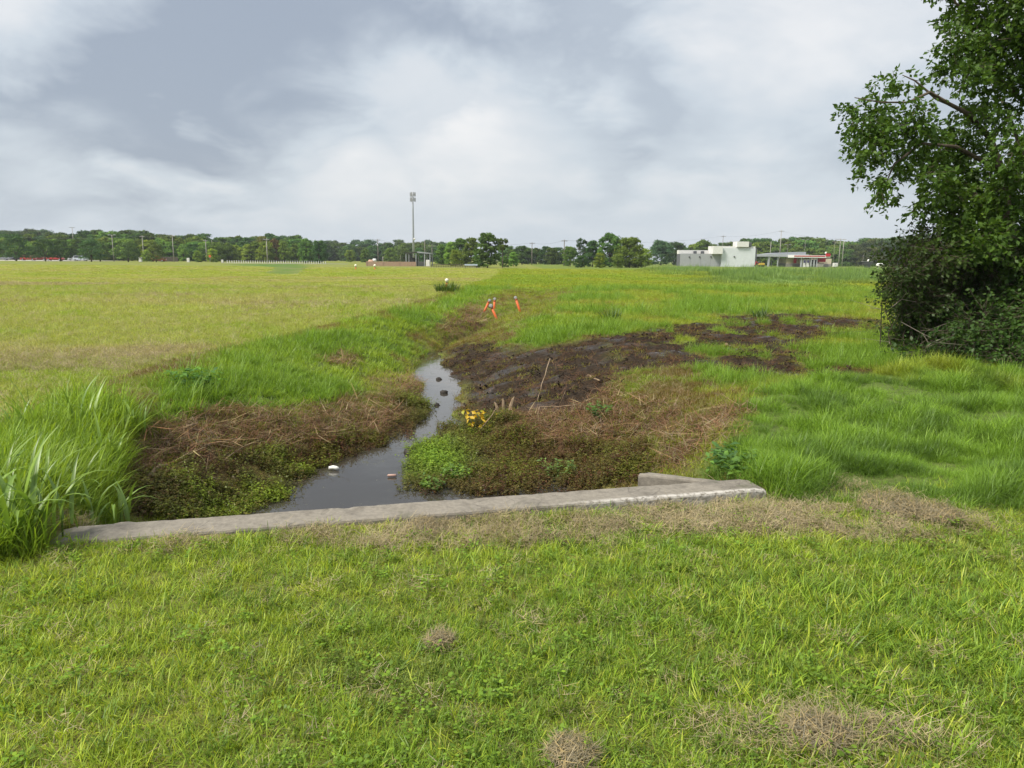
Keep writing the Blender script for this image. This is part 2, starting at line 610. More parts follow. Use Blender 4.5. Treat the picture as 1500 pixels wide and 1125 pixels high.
def Hfull(x, y, m=None):
    if m is None:
        m = masks(x, y)
    return Hraw(x, y) + rough(x, y, m) * sstep(220, 60, np.hypot(x, y)) * (1 - m['onwall'])


def geo(a, b, s, g):
    out = [a]; st = s
    while out[-1] < b:
        out.append(out[-1] + st); st *= g
    return out


xs = np.array(sorted([-v for v in geo(7.08, 2600, .1, 1.028)] + list(np.arange(-7, 7.01, .085)) + geo(7.08, 2600, .1, 1.028)))
ys = np.array(sorted([-v for v in geo(-1.3, 400, .3, 1.25)] + list(np.arange(1.5, 22, .085)) + geo(22.05, 3200, .11, 1.02)))
GX, GY = np.meshgrid(xs, ys)
gx, gy = GX.ravel(), GY.ravel()
gm = masks(gx, gy)
gz = Hfull(gx, gy, gm)
nx, ny = len(xs), len(ys)
idx = np.arange(nx * ny).reshape(ny, nx)
quads = np.stack([idx[:-1, :-1], idx[:-1, 1:], idx[1:, 1:], idx[1:, :-1]], -1).reshape(-1, 4)
one = np.ones(len(gx))
lushg = np.clip(gm['lush'] + gm['longr'] + gm['tall'] + gm['green_strip'], 0, 1)
A1 = np.stack([gm['mud'], np.clip(gm['litter'] + .6 * gm['weeds'], 0, 1), np.clip(gm['hay'] + gm['swath'], 0, 1), one], -1)
A2 = np.stack([lushg, gm['meadow'], gm['bank'], one], -1)

t = NT('ground')
o_ = t.coord('Object')
a1 = t.attr('m1'); a2 = t.attr('m2')
s1 = t.n.new('ShaderNodeSeparateColor'); t.l.new(a1, s1.inputs[0])
s2 = t.n.new('ShaderNodeSeparateColor'); t.l.new(a2, s2.inputs[0])
nb = t.noise(.09, 6, .6, t.mapping(o_, (1, 2.2, 1)), .6)
nm = t.noise(.8, 6, .6, o_, .3)
nf = t.noise(14, 6, .65, o_)
ng = t.noise(60, 4, .65, o_)
field = t.ramp(nb, [(.3, (.15, .19, .03)), (.45, (.225, .235, .05)), (.55, (.16, .20, .03)), (.65, (.25, .235, .085)), (.75, (.18, .21, .035))])
meadow = t.ramp(nb, [(.3, (.10, .165, .025)), (.5, (.165, .205, .035)), (.62, (.12, .185, .03)), (.75, (.2, .2, .06))])
c = t.mix(s2.outputs[1], field, meadow)
c = t.mix(t.math('MULTIPLY', s2.outputs[0], .9), c, t.ramp(nm, [(.3, (.065, .14, .022)), (.7, (.10, .18, .03))]))
fine = t.ramp(nf, [(.25, .62), (.5, .95), (.75, 1.25)])
c = t.mix(1.0, c, fine, 'MULTIPLY')
hayf = t.math('MULTIPLY', s1.outputs[2], t.rng(nm, .3, .65, .35, 1.0))
c = t.mix(hayf, c, t.ramp(ng, [(.3, (.15, .115, .06)), (.6, (.30, .24, .135))]))
soil = t.ramp(nf, [(.3, (.075, .06, .03)), (.7, (.17, .14, .07))])
# under the near grass the soil and thatch show
ln = t.n.new('ShaderNodeVectorMath'); ln.operation = 'LENGTH'; t.l.new(o_, ln.inputs[0])
c = t.mix(t.rng(ln.outputs['Value'], 4, 34, .8, 0.0), c, t.mix(.45, soil, c))
c = t.mix(s1.outputs[1], c, t.ramp(nf, [(.3, (.06, .038, .022)), (.7, (.15, .085, .05))]))
mudc = t.ramp(nf, [(.3, (.014, .010, .0065)), (.7, (.052, .038, .026))])
c = t.mix(s1.outputs[0], c, mudc)
wet = t.math('MULTIPLY', s1.outputs[0], t.ramp(t.noise(1.3, 4, .5, o_), [(.54, 0.0), (.64, 1.0)]))
rg = t.rng(wet, 0, 1, .95, .3)
hb = t.math('ADD', nf, t.math('MULTIPLY', ng, .5))
t.pbr(c, rg, t.bump(hb, .8, .03), 0, t.rng(wet, 0, 1, .12, .45))
M['ground'] = t.m
ground = mk('ground', np.stack([gx, gy, gz], -1), quads, M['ground'], smooth=True,
            attrs={'m1': ('FLOAT_COLOR', 'POINT', A1), 'm2': ('FLOAT_COLOR', 'POINT', A2)})
tag(ground, kind='structure')

# ------------------------------------------------------------------ water in the ditch
t = NT('water')
o_ = t.coord('Object')
h = t.math('ADD', t.noise(3.0, 3, .5, o_), t.math('MULTIPLY', t.noise(16, 2, .5, o_), .15))
scum = t.ramp(t.noise(5, 6, .65, o_, .8), [(.60, 0.0), (.66, 1.0)])
wc = t.mix(t.math('MULTIPLY', scum, .35), (.045, .040, .032), (.09, .095, .045))
t.pbr(wc, t.rng(scum, 0, 1, .035, .3), t.bump(h, .06, .05), 0, .5)
M['water'] = t.m
yy = np.linspace(4.2, 21.5, 90)
tl, wl, wr, tr, e = ditch_lines(yy)
yl = np.maximum(yy, 4.45 + (wl - W0[0]) * WD[1] / WD[0]); yr = np.maximum(yy, 4.30 + (wr + .8 - W0[0]) * WD[1] / WD[0])
V = np.concatenate([np.stack([wl - .9 + np.where(yy < 5, .4, 0), yl, np.full(90, ZW)], -1), np.stack([wr + .8, yr, np.full(90, ZW)], -1)])
Q = np.array([[i, 90 + i, 91 + i, i + 1] for i in range(89)])
tag(mk('water', V, Q, M['water'], smooth=True), kind='structure')

# ------------------------------------------------------------------ culvert headwall
t = NT('old_concrete')
o_ = t.coord('Object')
n1 = t.noise(2.2, 6, .65, o_, .4); n2 = t.noise(28, 5, .6, o_); n3 = t.noise(7, 5, .6, t.mapping(o_, (1, 1, .3)))
c = t.ramp(n1, [(.3, (.15, .135, .112)), (.5, (.25, .225, .185)), (.7, (.19, .172, .145))])
c = t.mix(t.ramp(n3, [(.55, 0.0), (.7, .55)]), c, (.12, .105, .085))
c = t.mix(1.0, c, t.ramp(n2, [(.3, .8), (.7, 1.12)]), 'MULTIPLY')
crk = t.math('ABSOLUTE', t.math('SUBTRACT', t.noise(1.6, 3, .5, o_, .6), .5))
c = t.mix(t.ramp(crk, [(.0, .4), (.004, .0)]), c, (.05, .045, .038))
c = t.mix(t.ramp(t.noise(4, 5, .7, o_, .3), [(.58, 0.0), (.68, .5)]), c, (.085, .09, .05))
chip = t.attr('chip', 'GEOMETRY', 'Fac')
c = t.mix(t.math('MULTIPLY', chip, t.ramp(n2, [(.38, 0.0), (.55, 1.0)])), c, (.48, .455, .41))
t.pbr(c, .9, t.bump(t.math('ADD', n2, n1), .5, .012), 0, .25)
M['concrete'] = t.m


def slab(name, length, thick, top, depth, parent, res=.035, chips=False, taper=None):
    """a cast slab in local coordinates: u along x, thickness along y, worn rounded arrises"""
    nu = int(length / res) + 2
    sec = []                                   # cross-section loop of (y, z-from-top)
    b = .018
    for yv in np.linspace(b, thick - b, 8): sec.append((yv, 0.0))
    sec.append((thick - b * .3, -b * .3))
    for zv in np.linspace(-b, -depth, 10): sec.append((thick, zv))
    for yv in np.linspace(thick - .02, .02, 4): sec.append((yv, -depth))
    for zv in np.linspace(-depth, -b, 12): sec.append((0.0, zv))
    sec.append((b * .3, -b * .3))
    m = len(sec)
    us = np.linspace(0, length, nu)
    V = np.zeros((nu, m, 3)); chipv = np.zeros((nu, m))
    for j, (yv, zv) in enumerate(sec):
        V[:, j, 0] = us; V[:, j, 1] = yv; V[:, j, 2] = top(us) + zv if callable(top) else top + zv
        edge = float((abs(zv) < .02) and ((yv < .03) or (yv > thick - .03)))
        n = fbm(us * 9 + yv * 5, np.full(nu, zv * 9), 3, 3) - .5
        V[:, j, 2] += n * .003 + (-np.maximum(np.abs(fbm(us * 11, np.full(nu, yv * 9), 12, 3) - .5) - .12, 0) * .035 * edge)
        V[:, j, 1] += (fbm(us * 8, np.full(nu, zv * 11), 7, 3) - .5) * .005
        if chips and yv < .03 and abs(zv) < .045:
            chipv[:, j] = sstep(length * .62, length * .8, us)
    bite = sstep(.08, 0, us) + sstep(length - .08, length, us)
    V[:, :, 2] -= (bite * .012)[:, None]
    if taper:
        V[:, :, 2] -= 0
    idx = np.arange(nu * m).reshape(nu, m)
    Fq = [(idx[i, j], idx[i, (j + 1) % m], idx[i + 1, (j + 1) % m], idx[i + 1, j]) for i in range(nu - 1) for j in range(m)]
    Fq = [tuple(int(q) for q in f) for f in Fq]
    Fq += [tuple(int(q) for q in idx[0])[::-1], tuple(int(q) for q in idx[-1])]
    ob = mk(name, V.reshape(-1, 3), Fq, M['concrete'], parent, smooth=False, attrs={'chip': ('FLOAT', 'POINT', chipv)})
    return ob


hw = thing('culvert_headwall', 'long weathered concrete culvert headwall across the end of the ditch', 'headwall', (W0[0], W0[1], 0), math.atan2(WD[1], WD[0]))
slab('wall', WLEN, WT, lambda s: .02 + .035 * s / WLEN, 1.35, hw, chips=True)


def wing(u, ang, length, z0, z1, th):
    o = slab('wing_wall', length, th, lambda s: z0 + (z1 - z0) * s / length, 1.1, hw)
    o.location = (u, WT - .01, 0); o.rotation_euler = (0, 0, ang)


wing(WLEN - .10, math.radians(142), .74, .035, .02, .09)
wing(.20, math.radians(62), .34, -.03, -.08, .12)


# ------------------------------------------------------------------ grass and litter prototypes
def blades(n, length, width, lean, curl, spread, seed, segs=3, flat=False):
    g = np.random.default_rng(seed)
    az = g.uniform(0, 2 * math.pi, n); L = g.uniform(*length, n); Wd = g.uniform(*width, n)
    le = g.uniform(*lean, n); cu = g.uniform(*curl, n)
    r = spread * np.sqrt(g.uniform(0, 1, n)); th = g.uniform(0, 2 * math.pi, n)
    bx, by = r * np.cos(th), r * np.sin(th)
    if not flat:
        az = np.where(g.uniform(0, 1, n) < .6, th + g.normal(0, .6, n), az)
    dx, dy = np.cos(az), np.sin(az); sx, sy = -dy, dx
    V = []; bvs = []
    px = np.zeros(n); pz = np.zeros(n) - (.0 if flat else .01)
    if flat:
        pz = g.uniform(.004, .05, n)
    prof = [1, .95, .7, 0] if segs == 3 else [1, .8, 0]
    bv = g.uniform(0, 1, n)
    for i in range(segs + 1):
        tt = i / segs
        if i:
            a = le + cu * (tt - .5 / segs)
            px = px + np.sin(a) * L / segs; pz = pz + np.cos(a) * L / segs
        cxx = bx + dx * px; cyy = by + dy * px
        ww = Wd * prof[i] / 2
        if i < segs:
            V.append(np.stack([cxx - sx * ww, cyy - sy * ww, pz], -1)); V.append(np.stack([cxx + sx * ww, cyy + sy * ww, pz], -1))
        else:
            V.append(np.stack([cxx, cyy, pz], -1))
    k = 2 * segs + 1
    VV = np.stack(V, 1).reshape(-1, 3)
    base = np.arange(n) * k
    T = []
    for i in range(segs - 1):
        a, b, c_, d = base + 2 * i, base + 2 * i + 1, base + 2 * i + 3, base + 2 * i + 2
        T += [np.stack([a, b, c_], -1), np.stack([a, c_, d], -1)]
    T.append(np.stack([base + 2 * segs - 2, base + 2 * segs - 1, base + 2 * segs], -1))
    return VV, np.concatenate(T), np.repeat(bv, k)


def leaf_sprigs(n, height, lsize, spread, seed, per=7, stem=True):
    """small leafy weeds: thin upright stems carrying narrow leaves"""
    g = np.random.default_rng(seed)
    V = []; T = []; B = []
    for i in range(n):
        r = spread * math.sqrt(g.uniform()); th = g.uniform(0, 6.283)
        p = np.array([r * math.cos(th), r * math.sin(th), -.01]); hh = g.uniform(*height)
        d = np.array([g.normal(0, .3), g.normal(0, .3), 1]); d /= np.linalg.norm(d)
        q = p + d * hh
        bv = g.uniform()
        s = np.array([.002, 0, 0])
        b = len(V); V += [p - s, p + s, q]; T.append((b, b + 1, b + 2)); B += [.25] * 3
        for k in range(per):
            tt = g.uniform(.3, 1.0); c0 = p + d * hh * tt
            a = g.uniform(0, 6.283); up = g.uniform(-.1, .8)
            dv = np.array([math.cos(a), math.sin(a), up]); dv /= np.linalg.norm(dv)
            L = g.uniform(*lsize); sv = np.array([-math.sin(a), math.cos(a), g.normal(0, .3)]) * L * .22
            b = len(V)
            V += [c0, c0 + dv * L * .5 - sv, c0 + dv * L * .5 + sv, c0 + dv * L - np.array([0, 0, L * .2])]
            T += [(b, b + 1, b + 2), (b + 1, b + 3, b + 2)]; B += [np.clip(bv + g.normal(0, .15), 0, 1)] * 4
    return np.array(V), np.array(T), np.array(B)


def rosette(n, lsize, seed):
    """low broad-leaved lawn weeds"""
    g = np.random.default_rng(seed)
    V = []; T = []; B = []
    for k in range(n):
        a = g.uniform(0, 6.283); r = g.uniform(.0, .05); L = g.uniform(*lsize); z = g.uniform(.01, .05)
        c0 = np.array([r * math.cos(a * 1.7), r * math.sin(a * 1.7), z]); dv = np.array([math.cos(a), math.sin(a), g.uniform(-.1, .4)])
        sv = np.array([-math.sin(a), math.cos(a), 0]) * L * .38
        b = len(V)
        V += [c0, c0 + dv * L * .45 - sv, c0 + dv * L * .45 + sv, c0 + dv * L * .9 - sv * .5, c0 + dv * L * .9 + sv * .5]
        T += [(b, b + 1, b + 2), (b + 1, b + 3, b + 4), (b + 1, b + 4, b + 2)]; B += [g.uniform()] * 5
    return np.array(V), np.array(T), np.array(B)


def proto_set(key, builders, mat):
    c = bpy.data.collections.new('proto_' + key)
    for i, (V, T, B) in enumerate(builders):
        ob = mk('%s_tuft_%02d' % (key, i), V, T, mat, link=False, attrs={'bv': ('FLOAT', 'POINT', B)})
        c.objects.link(ob)
    return c


def clods(seed):
    """a few rough lumps of wet earth"""
    gq = np.random.default_rng(seed)
    V = []; T = []; B = []
    for i in range(7):
        c0 = np.array([gq.normal(0, .09), gq.normal(0, .09), .005]); r0 = gq.uniform(.008, .04)
        b_ = MB().ball((0, 0, 0), 1.0, 6, 4)
        P = np.array(b_.V) * gq.uniform(.65, 1.25, (len(b_.V), 1)) * np.array([1.2, .9, .75]) * r0 + c0
        n0 = len(V)
        V += list(P)
        for f in b_.F:
            T += [(n0 + f[0], n0 + f[1], n0 + f[2])] + ([(n0 + f[0], n0 + f[2], n0 + f[3])] if len(f) == 4 else [])
        B += [gq.uniform(.2, .8)] * len(P)
    return np.array(V), np.array(T), np.array(B)


PROTO = {
    'clod': proto_set('clod', [clods(180 + s) for s in range(4)], M['straw']),
    'short': proto_set('short', [blades(20, (.03, .075), (.002, .004), (.2, 1.15), (.1, 1.0), .05, s) for s in range(4)], M['grass']),
    'lawn': proto_set('lawn', [blades(10, (.05, .12), (.003, .0065), (.15, 1.0), (.1, .9), .04, 20 + s) for s in range(4)], M['grass']),
    'long': proto_set('long', [blades(22, (.18, .42), (.004, .008), (.05, .6), (.4, 1.7), .07, 40 + s) for s in range(4)], M['grass']),
    'reed': proto_set('reed', [blades(16, (.45, .95), (.012, .024), (.03, .4), (.3, 1.5), .10, 60 + s) for s in range(4)], M['grass']),
    'straw': proto_set('straw', [blades(26, (.03, .085), (.0014, .0024), (1.1, 1.75), (-.4, .5), .07, 80 + s, flat=True) for s in range(4)], M['straw']),
    'litter': proto_set('litter', [blades(14, (.04, .17), (.002, .006), (1.1, 1.8), (-.3, .4), .10, 100 + s, flat=True) for s in range(4)], M['straw']),
    'stalk': proto_set('stalk', [blades(4, (.18, .5), (.005, .011), (1.25, 1.7), (-.15, .2), .15, 190 + s, flat=True) for s in range(5)], M['straw']),
    'weed': proto_set('weed', [leaf_sprigs(9, (.08, .26), (.02, .05), .09, 120 + s) for s in range(4)], M['grass']),
    'clover': proto_set('clover', [rosette(14, (.01, .02), 140 + s) for s in range(3)], M['grass']),
    'patch': proto_set('patch', [blades(26, (.12, .34), (.012, .026), (.1, .9), (.2, 1.2), .28, 160 + s, segs=2) for s in range(4)], M['grass']),
}
NV = {k: len(c.objects) for k, c in PROTO.items()}
_gn = {}


def gn_group(key):
    g = bpy.data.node_groups.new('scatter_' + key, 'GeometryNodeTree')
    g.interface.new_socket('Geometry', in_out='INPUT', socket_type='NodeSocketGeometry')
    g.interface.new_socket('Geometry', in_out='OUTPUT', socket_type='NodeSocketGeometry')
    N, L = g.nodes, g.links
    gi = N.new('NodeGroupInput'); go = N.new('NodeGroupOutput')
    ip = N.new('GeometryNodeInstanceOnPoints')
    ci = N.new('GeometryNodeCollectionInfo'); ci.inputs['Collection'].default_value = PROTO[key]
    ci.inputs['Separate Children'].default_value = True; ci.inputs['Reset Children'].default_value = True
    ip.inputs['Pick Instance'].default_value = True
    L.new(gi.outputs[0], ip.inputs['Points']); L.new(ci.outputs[0], ip.inputs['Instance'])
    for nm, ty, sock in (('pid', 'INT', 'Instance Index'), ('rot', 'FLOAT_VECTOR', 'Rotation'), ('scl', 'FLOAT_VECTOR', 'Scale')):
        a = N.new('GeometryNodeInputNamedAttribute'); a.data_type = ty; a.inputs['Name'].default_value = nm
        L.new(a.outputs['Attribute'], ip.inputs[sock])
    L.new(ip.outputs[0], go.inputs[0])
    return g


def scatter(name, key, P, tint, scl, label, cat, tilt=.15, zscl=None):
    n = len(P)
    if n == 0:
        return None
    if key not in _gn:
        _gn[key] = gn_group(key)
    rot = np.stack([rng.normal(0, tilt, n), rng.normal(0, tilt, n), rng.uniform(0, 6.283, n)], -1)
    s = np.stack([scl, scl, scl if zscl is None else zscl], -1)
    ob = mk(name, P, np.zeros((0, 3), dtype=np.int32), None, attrs={
        'pid': ('INT', 'POINT', rng.integers(0, NV[key], n).astype(np.int32)),
        'rot': ('FLOAT_VECTOR', 'POINT', rot), 'scl': ('FLOAT_VECTOR', 'POINT', s),
        'tint': ('FLOAT_COLOR', 'POINT', np.concatenate([tint, np.ones((n, 1))], -1))})
    m = ob.modifiers.new('scatter', 'NODES'); m.node_group = _gn[key]
    return tag(ob, label, cat, kind='stuff')


C_ = lambda *v: np.array(v, float)
LUSH, MIDG, YELG, STRAW, HAY, RED, OLIVE, DEEP, BLUEG = C_(.19, .32, .04), C_(.25, .35, .04), C_(.38, .44, .055), C_(.40, .34, .19), C_(.37, .31, .20), C_(.19, .10, .056), C_(.13, .145, .035), C_(.155, .28, .045), C_(.22, .35, .10)


def lerp(a, b, t):
    return a[None, :] * (1 - t[:, None]) + b[None, :] * t[:, None] if a.ndim == 1 else a * (1 - t[:, None]) + b * t[:, None]


def wedge(n, y0, y1, slope=.86, off=1.6):
    """uniform random points in the ground wedge the place is seen over"""
    wmax = 2 * (slope * y1 + off)
    k = int(n * 2.4)
    y = rng.uniform(y0, y1, k); x = rng.uniform(-wmax / 2, wmax / 2, k)
    s = np.abs(x) < slope * y + off
    return x[s][:n], y[s][:n]


BUCK = {}


def drop(kind, x, y, z, tint, scl, zs=None):
    BUCK.setdefault(kind, []).append((np.stack([x, y, z], -1), tint, scl, zs if zs is not None else scl))


ZONES = [(1.3, 3.2, 24000, .95), (3.2, 6.5, 44000, 1.0), (6.5, 12, 42000, 1.12), (12, 22, 56000, 1.35), (22, 45, 64000, 2.0)]
for (y0, y1, n, sc) in ZONES:
    x, y = wedge(n, y0, y1)
    m = masks(x, y)
    z = Hfull(x, y, m)
    ok = (m['onwall'] < .5) & ~((z < ZW + .02) & (m['weeds'] < .4))
    big = fbm(x * .45, y * .45, 200, 4); sm = fbm(x * 2.2, y * 2.2, 210, 3); u = rng.uniform(0, 1, len(x)); rr = rng.uniform(.7, 1.35, len(x)) * sc
    u2 = rng.uniform(0, 1, len(x)); u3 = rng.uniform(.12, .88, len(x))
    left = ok.copy()

    def take(p):
        global left
        s = left & (u < p)
        left = left & ~s
        return s
    # weeds standing in and beside the water
    s = left & (m['weeds'] > u3 * .7)
    left &= ~s
    s = s & (u < .35 + .6 * sstep(.38, .55, sm))
    tn = lerp(lerp(OLIVE, MIDG * .8, sstep(.45, .75, sm)), RED * .6, np.clip(sstep(.58, .38, big) * .5 + (u2 > .7) * .6, 0, 1))
    tn = lerp(tn, LUSH * 1.15, m['lush'])
    zz = np.maximum(z, ZW - .03)
    drop('weed', x[s], y[s], zz[s], tn[s], rr[s] * np.where(m['lush'][s] > .5, .75, .62))
    # mud: almost bare
    s = left & (m['mud'] > u3 * .8); left &= ~s
    k = s & (u < .04 + .35 * sstep(.46, .62, sm))
    drop('short', x[k], y[k], z[k], lerp(YELG * .8, RED, u2)[k], rr[k] * .9)
    k = s & (u2 < .10)
    drop('clod', x[k], y[k], z[k], lerp(C_(.014, .010, .007), C_(.04, .029, .02), u)[k], rr[k] / sc * (.25 + .45 * sm[k]))
    k = s & (u > .8)
    drop('litter', x[k], y[k], z[k], lerp(RED * .4, RED * .9, u2)[k], rr[k] * .7)
    # red-brown dead stalks on the banks
    s = left & (m['litter'] > u3 * .9); left &= ~s
    k = s & (u < .72)
    drop('litter', x[k], y[k], z[k], lerp(RED, HAY * .75, u2 ** 3)[k], rr[k] * 1.0)
    k = s & (rng.uniform(0, 1, len(x)) < .045)
    drop('stalk', x[k], y[k], z[k] + .02, lerp(RED * 1.3, STRAW * .95, u2)[k], rr[k] * .9)
    k = s & (u > .45)
    drop('short', x[k], y[k], z[k], lerp(MIDG * .9, YELG * .8, u2)[k], rr[k] * 1.2)
    # hay lying on the mown grass
    hayp = np.clip(m['hay'] * (.2 + .8 * sstep(.38, .54, fbm(x * 4, y * 4, 240, 3))) + m['swath'] * .5, 0, 1)
    k = left & (u2 < hayp * .95)
    drop('straw', x[k], y[k], z[k] + .01, lerp(HAY, STRAW * .8, u)[k], rr[k] * .95, rr[k] * np.where(m['lawn'][k] > .5, .75, 1.0))
    left &= ~(k & (u < .5))
    # long dark grass right of the headwall
    s = left & (m['longr'] > u3); left &= ~s
    s &= u < .85
    tn = lerp(lerp(DEEP * .85, LUSH * 1.25, sstep(.35, .65, fbm(x * 3.5, y * 3.5, 250, 3))), YELG * .9, sstep(.5, .64, big) * .8)  # finer tint noise also paints in darker shadows among the clumps
    drop('long', x[s], y[s], z[s], tn[s], rr[s] * (.15 + 1.1 * sstep(.25, .75, sm[s]) * (.4 + big[s])) * .56)
    # tall grass mass on the left
    s = left & (m['tall'] > u3); left &= ~s
    drop('long', x[s], y[s], z[s], lerp(YELG * .8, LUSH, sm)[s], rr[s] * (.35 + .4 * big[s]))
    k = s & (u < .45)
    drop('reed', x[k], y[k], z[k], lerp(MIDG * 1.1, LUSH * 1.2, sm)[k], rr[k] * .38)
    # lush strip on the left bank
    s = left & (m['lush'] > u3 * .8 + .2 * sm); left &= ~s
    s &= u < .9
    k = s & (u2 < .22)
    tn = lerp(MIDG * 1.1, LUSH * 1.05, sstep(.35, .65, big))
    drop('long', x[k], y[k], z[k], tn[k], rr[k] * (.3 + .5 * sstep(.45, .7, big[k])))
    k = s & (u2 >= .22)
    drop('lawn', x[k], y[k], z[k], tn[k] * 1.05, rr[k] * 1.25)
    # the rest: lawn in front, mown field on the left, rank meadow on the right, thin grass on the banks
    lawn = m['lawn'] > .5
    s = left & lawn
    gl = sstep(.42, .66, big)
    tn = lerp(lerp(YELG * C_(.93, 1.06, 1.0), MIDG * C_(.95, 1.06, 1.0), gl), STRAW * .7, sstep(.68, .8, sm) * .3)
    fl_ = rng.uniform(0, 1, len(x))
    tn = lerp(tn, DEEP * .95, (fl_ < .30) * .8)
    tn = lerp(tn, YELG * 1.15, (fl_ > .82) * .8)
    k = s & (u < .55)
    drop('short', x[k], y[k], z[k], tn[k] * 1.0, rr[k] * .95)
    coarse = sstep(.45, .6, fbm(x * .8 + 4, y * .8, 230, 3))
    k = s & (u >= .55) & (u < .55 + .16 + .26 * coarse)
    rb = 1 + .3 * sstep(.2, 1.2, x) * sstep(3.9, 3.2, y)
    drop('lawn', x[k], y[k], z[k], tn[k] * 1.08, (rr * rb)[k] * .8)
    k = s & (u2 < .05) & (big > .48)
    drop('weed', x[k], y[k], z[k], lerp(LUSH, OLIVE * 1.3, u)[k], rr[k] * .34)
    k = s & (u > .94) & (sm > .5)
    drop('clover', x[k], y[k], z[k], (LUSH * np.ones((len(x), 3)))[k], rr[k])
    k = s & (u2 > .98)
    drop('straw', x[k], y[k], z[k] + .008, lerp(HAY, STRAW, u)[k], rr[k] * .8)
    # a fringe of grass against the foot of the headwall
    dw = (x - W0[0]) * WN_[0] + (y - W0[1]) * WN_[1]
    k = ok & lawn & (dw > -.13) & (dw < -.035) & (u2 < .35)
    drop('lawn', x[k], y[k], z[k], tn[k], rr[k] * .85)
    left &= ~s
    s = left & (m['field'] > .5)
    bnd = fbm(x * .10 + y * .04, y * .30 - x * .08, 330, 3)
    tn = lerp(lerp(C_(.385, .445, .105), MIDG * 1.2, sstep(.48, .64, big) * .8), STRAW * 1.2, np.clip(sstep(.55, .75, sm) * .2 + sstep(.5, .64, bnd) * .45, 0, 1))
    k = s & (u < .9)
    drop('short', x[k], y[k], z[k], tn[k], rr[k] * 1.15)
    k = s & (u > .9)
    drop('straw', x[k], y[k], z[k] + .01, lerp(HAY, STRAW, u2)[k], rr[k])
    left &= ~s
    s = left & (m['meadow'] > u3)
    g2 = sstep(.38, .62, big)
    tn = lerp(lerp(lerp(YELG * .9, MIDG, np.full(len(x), .35)), LUSH * 1.1, g2), RED * 1.3, sstep(.58, .72, sm) * .5 * (1 - g2))
    k = s & (u2 < .5) & (u < 1 - .7 * m['bare'])
    drop('long', x[k], y[k], z[k], tn[k], rr[k] * (.26 + .3 * g2[k]))
    k = s & (u2 >= .5)
    drop('short', x[k], y[k], z[k], tn[k] * 1.05, rr[k] * 1.35)
    left &= ~s
    s = left
    tn = lerp(lerp(YELG * .8, MIDG * .95, sstep(.36, .58, big)), RED, sstep(.46, .62, sm) * .75)
    k = s & (u < .8)
    drop('short', x[k], y[k], z[k], tn[k], rr[k] * 1.3)
    k = s & (u2 > .75)
    drop('litter', x[k], y[k], z[k], lerp(RED, HAY * .8, u)[k], rr[k] * .7)

# farther out: broad patches of grass
for (y0, y1, n, sc) in [(40, 70, 42000, 1.0), (70, 135, 46000, 1.5)]:
    x, y = wedge(n, y0, y1)
    m = masks(x, y); z = Hfull(x, y, m)
    big = fbm(x * .12, y * .2, 300, 4); sm = fbm(x * .5, y * .9, 310, 3); u = rng.uniform(0, 1, len(x)); rr = rng.uniform(.7, 1.3, len(x)) * sc
    fl = m['field'] > .5
    bnd = fbm(x * .035 + y * .012, y * .16 - x * .03, 330, 3)
    tn = lerp(lerp(C_(.385, .445, .10), MIDG * 1.15, sstep(.48, .64, big) * .8), STRAW * 1.2, np.clip(m['swath'] * .6 + sstep(.48, .66, bnd) * .5 + sstep(.6, .75, sm) * .2, 0, 1))
    k = fl & (m['green_strip'] < .4)
    drop('patch_mown', x[k], y[k], z[k], tn[k], rr[k], rr[k] * .22)
    k = ~fl
    ridge = sstep(.44, .58, fbm(x * .11 + 3, y * .10, 320, 4) + .04) * sstep(46, 62, y + .12 * (x - 10)) * sstep(3, 14, x - .12 * y)
    tn2 = lerp(lerp(YELG * .85, MIDG * 1.05, sstep(.4, .6, big)), BLUEG, ridge)
    drop('patch', x[k], y[k], z[k], tn2[k], rr[k], (rr * (.45 + ridge * (.2 + 3.2 * sstep(.35, .75, fbm(x * .3, y * .3, 340, 3)) * rng.uniform(.5, 1.2, len(x)))))[k])

INFO = {
    'short': ('short_grass', 'short', 'short yellow green mown grass over the lawn, field and banks', 'grass', .2),
    'lawn': ('lawn_grass', 'lawn', 'coarser bright grass blades rising from the lawn', 'grass', .2),
    'long': ('long_grass', 'long', 'long soft drooping green grass in the meadow and on the bank tops', 'grass', .12),
    'reed': ('tall_grass', 'reed', 'tall broad bladed grass mass at the left end of the headwall', 'grass', .1),
    'straw': ('dry_clippings', 'straw', 'dry beige mown clippings lying on the grass', 'clippings', .25),
    'litter': ('dead_stalks', 'litter', 'red brown dead stalks strewn over the ditch banks', 'plant litter', .3),
    'stalk': ('dry_stems', 'stalk', 'longer pale dry stems lying over the dead stalks', 'plant litter', .15),
    'weed': ('water_weeds', 'weed', 'low olive leafy weeds in and beside the ditch water', 'weeds', .15),
    'clod': ('mud_clods', 'clod', 'dark lumps of churned earth over the mud', 'clods', .4),
    'clover': ('lawn_clover', 'clover', 'small round leaved clover among the lawn grass', 'clover', .1),
    'patch': ('meadow_grass', 'patch', 'rank far meadow grass rising to a bluish green ridge', 'grass', .08),
    'patch_mown': ('field_grass', 'patch', 'flat pale mown grass of the far left field', 'grass', .08),
}
for kind, parts in BUCK.items():
    nm, key, lab, cat, tl_ = INFO[kind]
    P = np.concatenate([p[0] for p in parts]); T = np.concatenate([p[1] for p in parts])
    S = np.concatenate([p[2] for p in parts]); Z = np.concatenate([p[3] for p in parts])
    scatter(nm, key, P, T * rng.uniform(.85, 1.15, (len(T), 1)), S, lab, cat, tl_, Z)


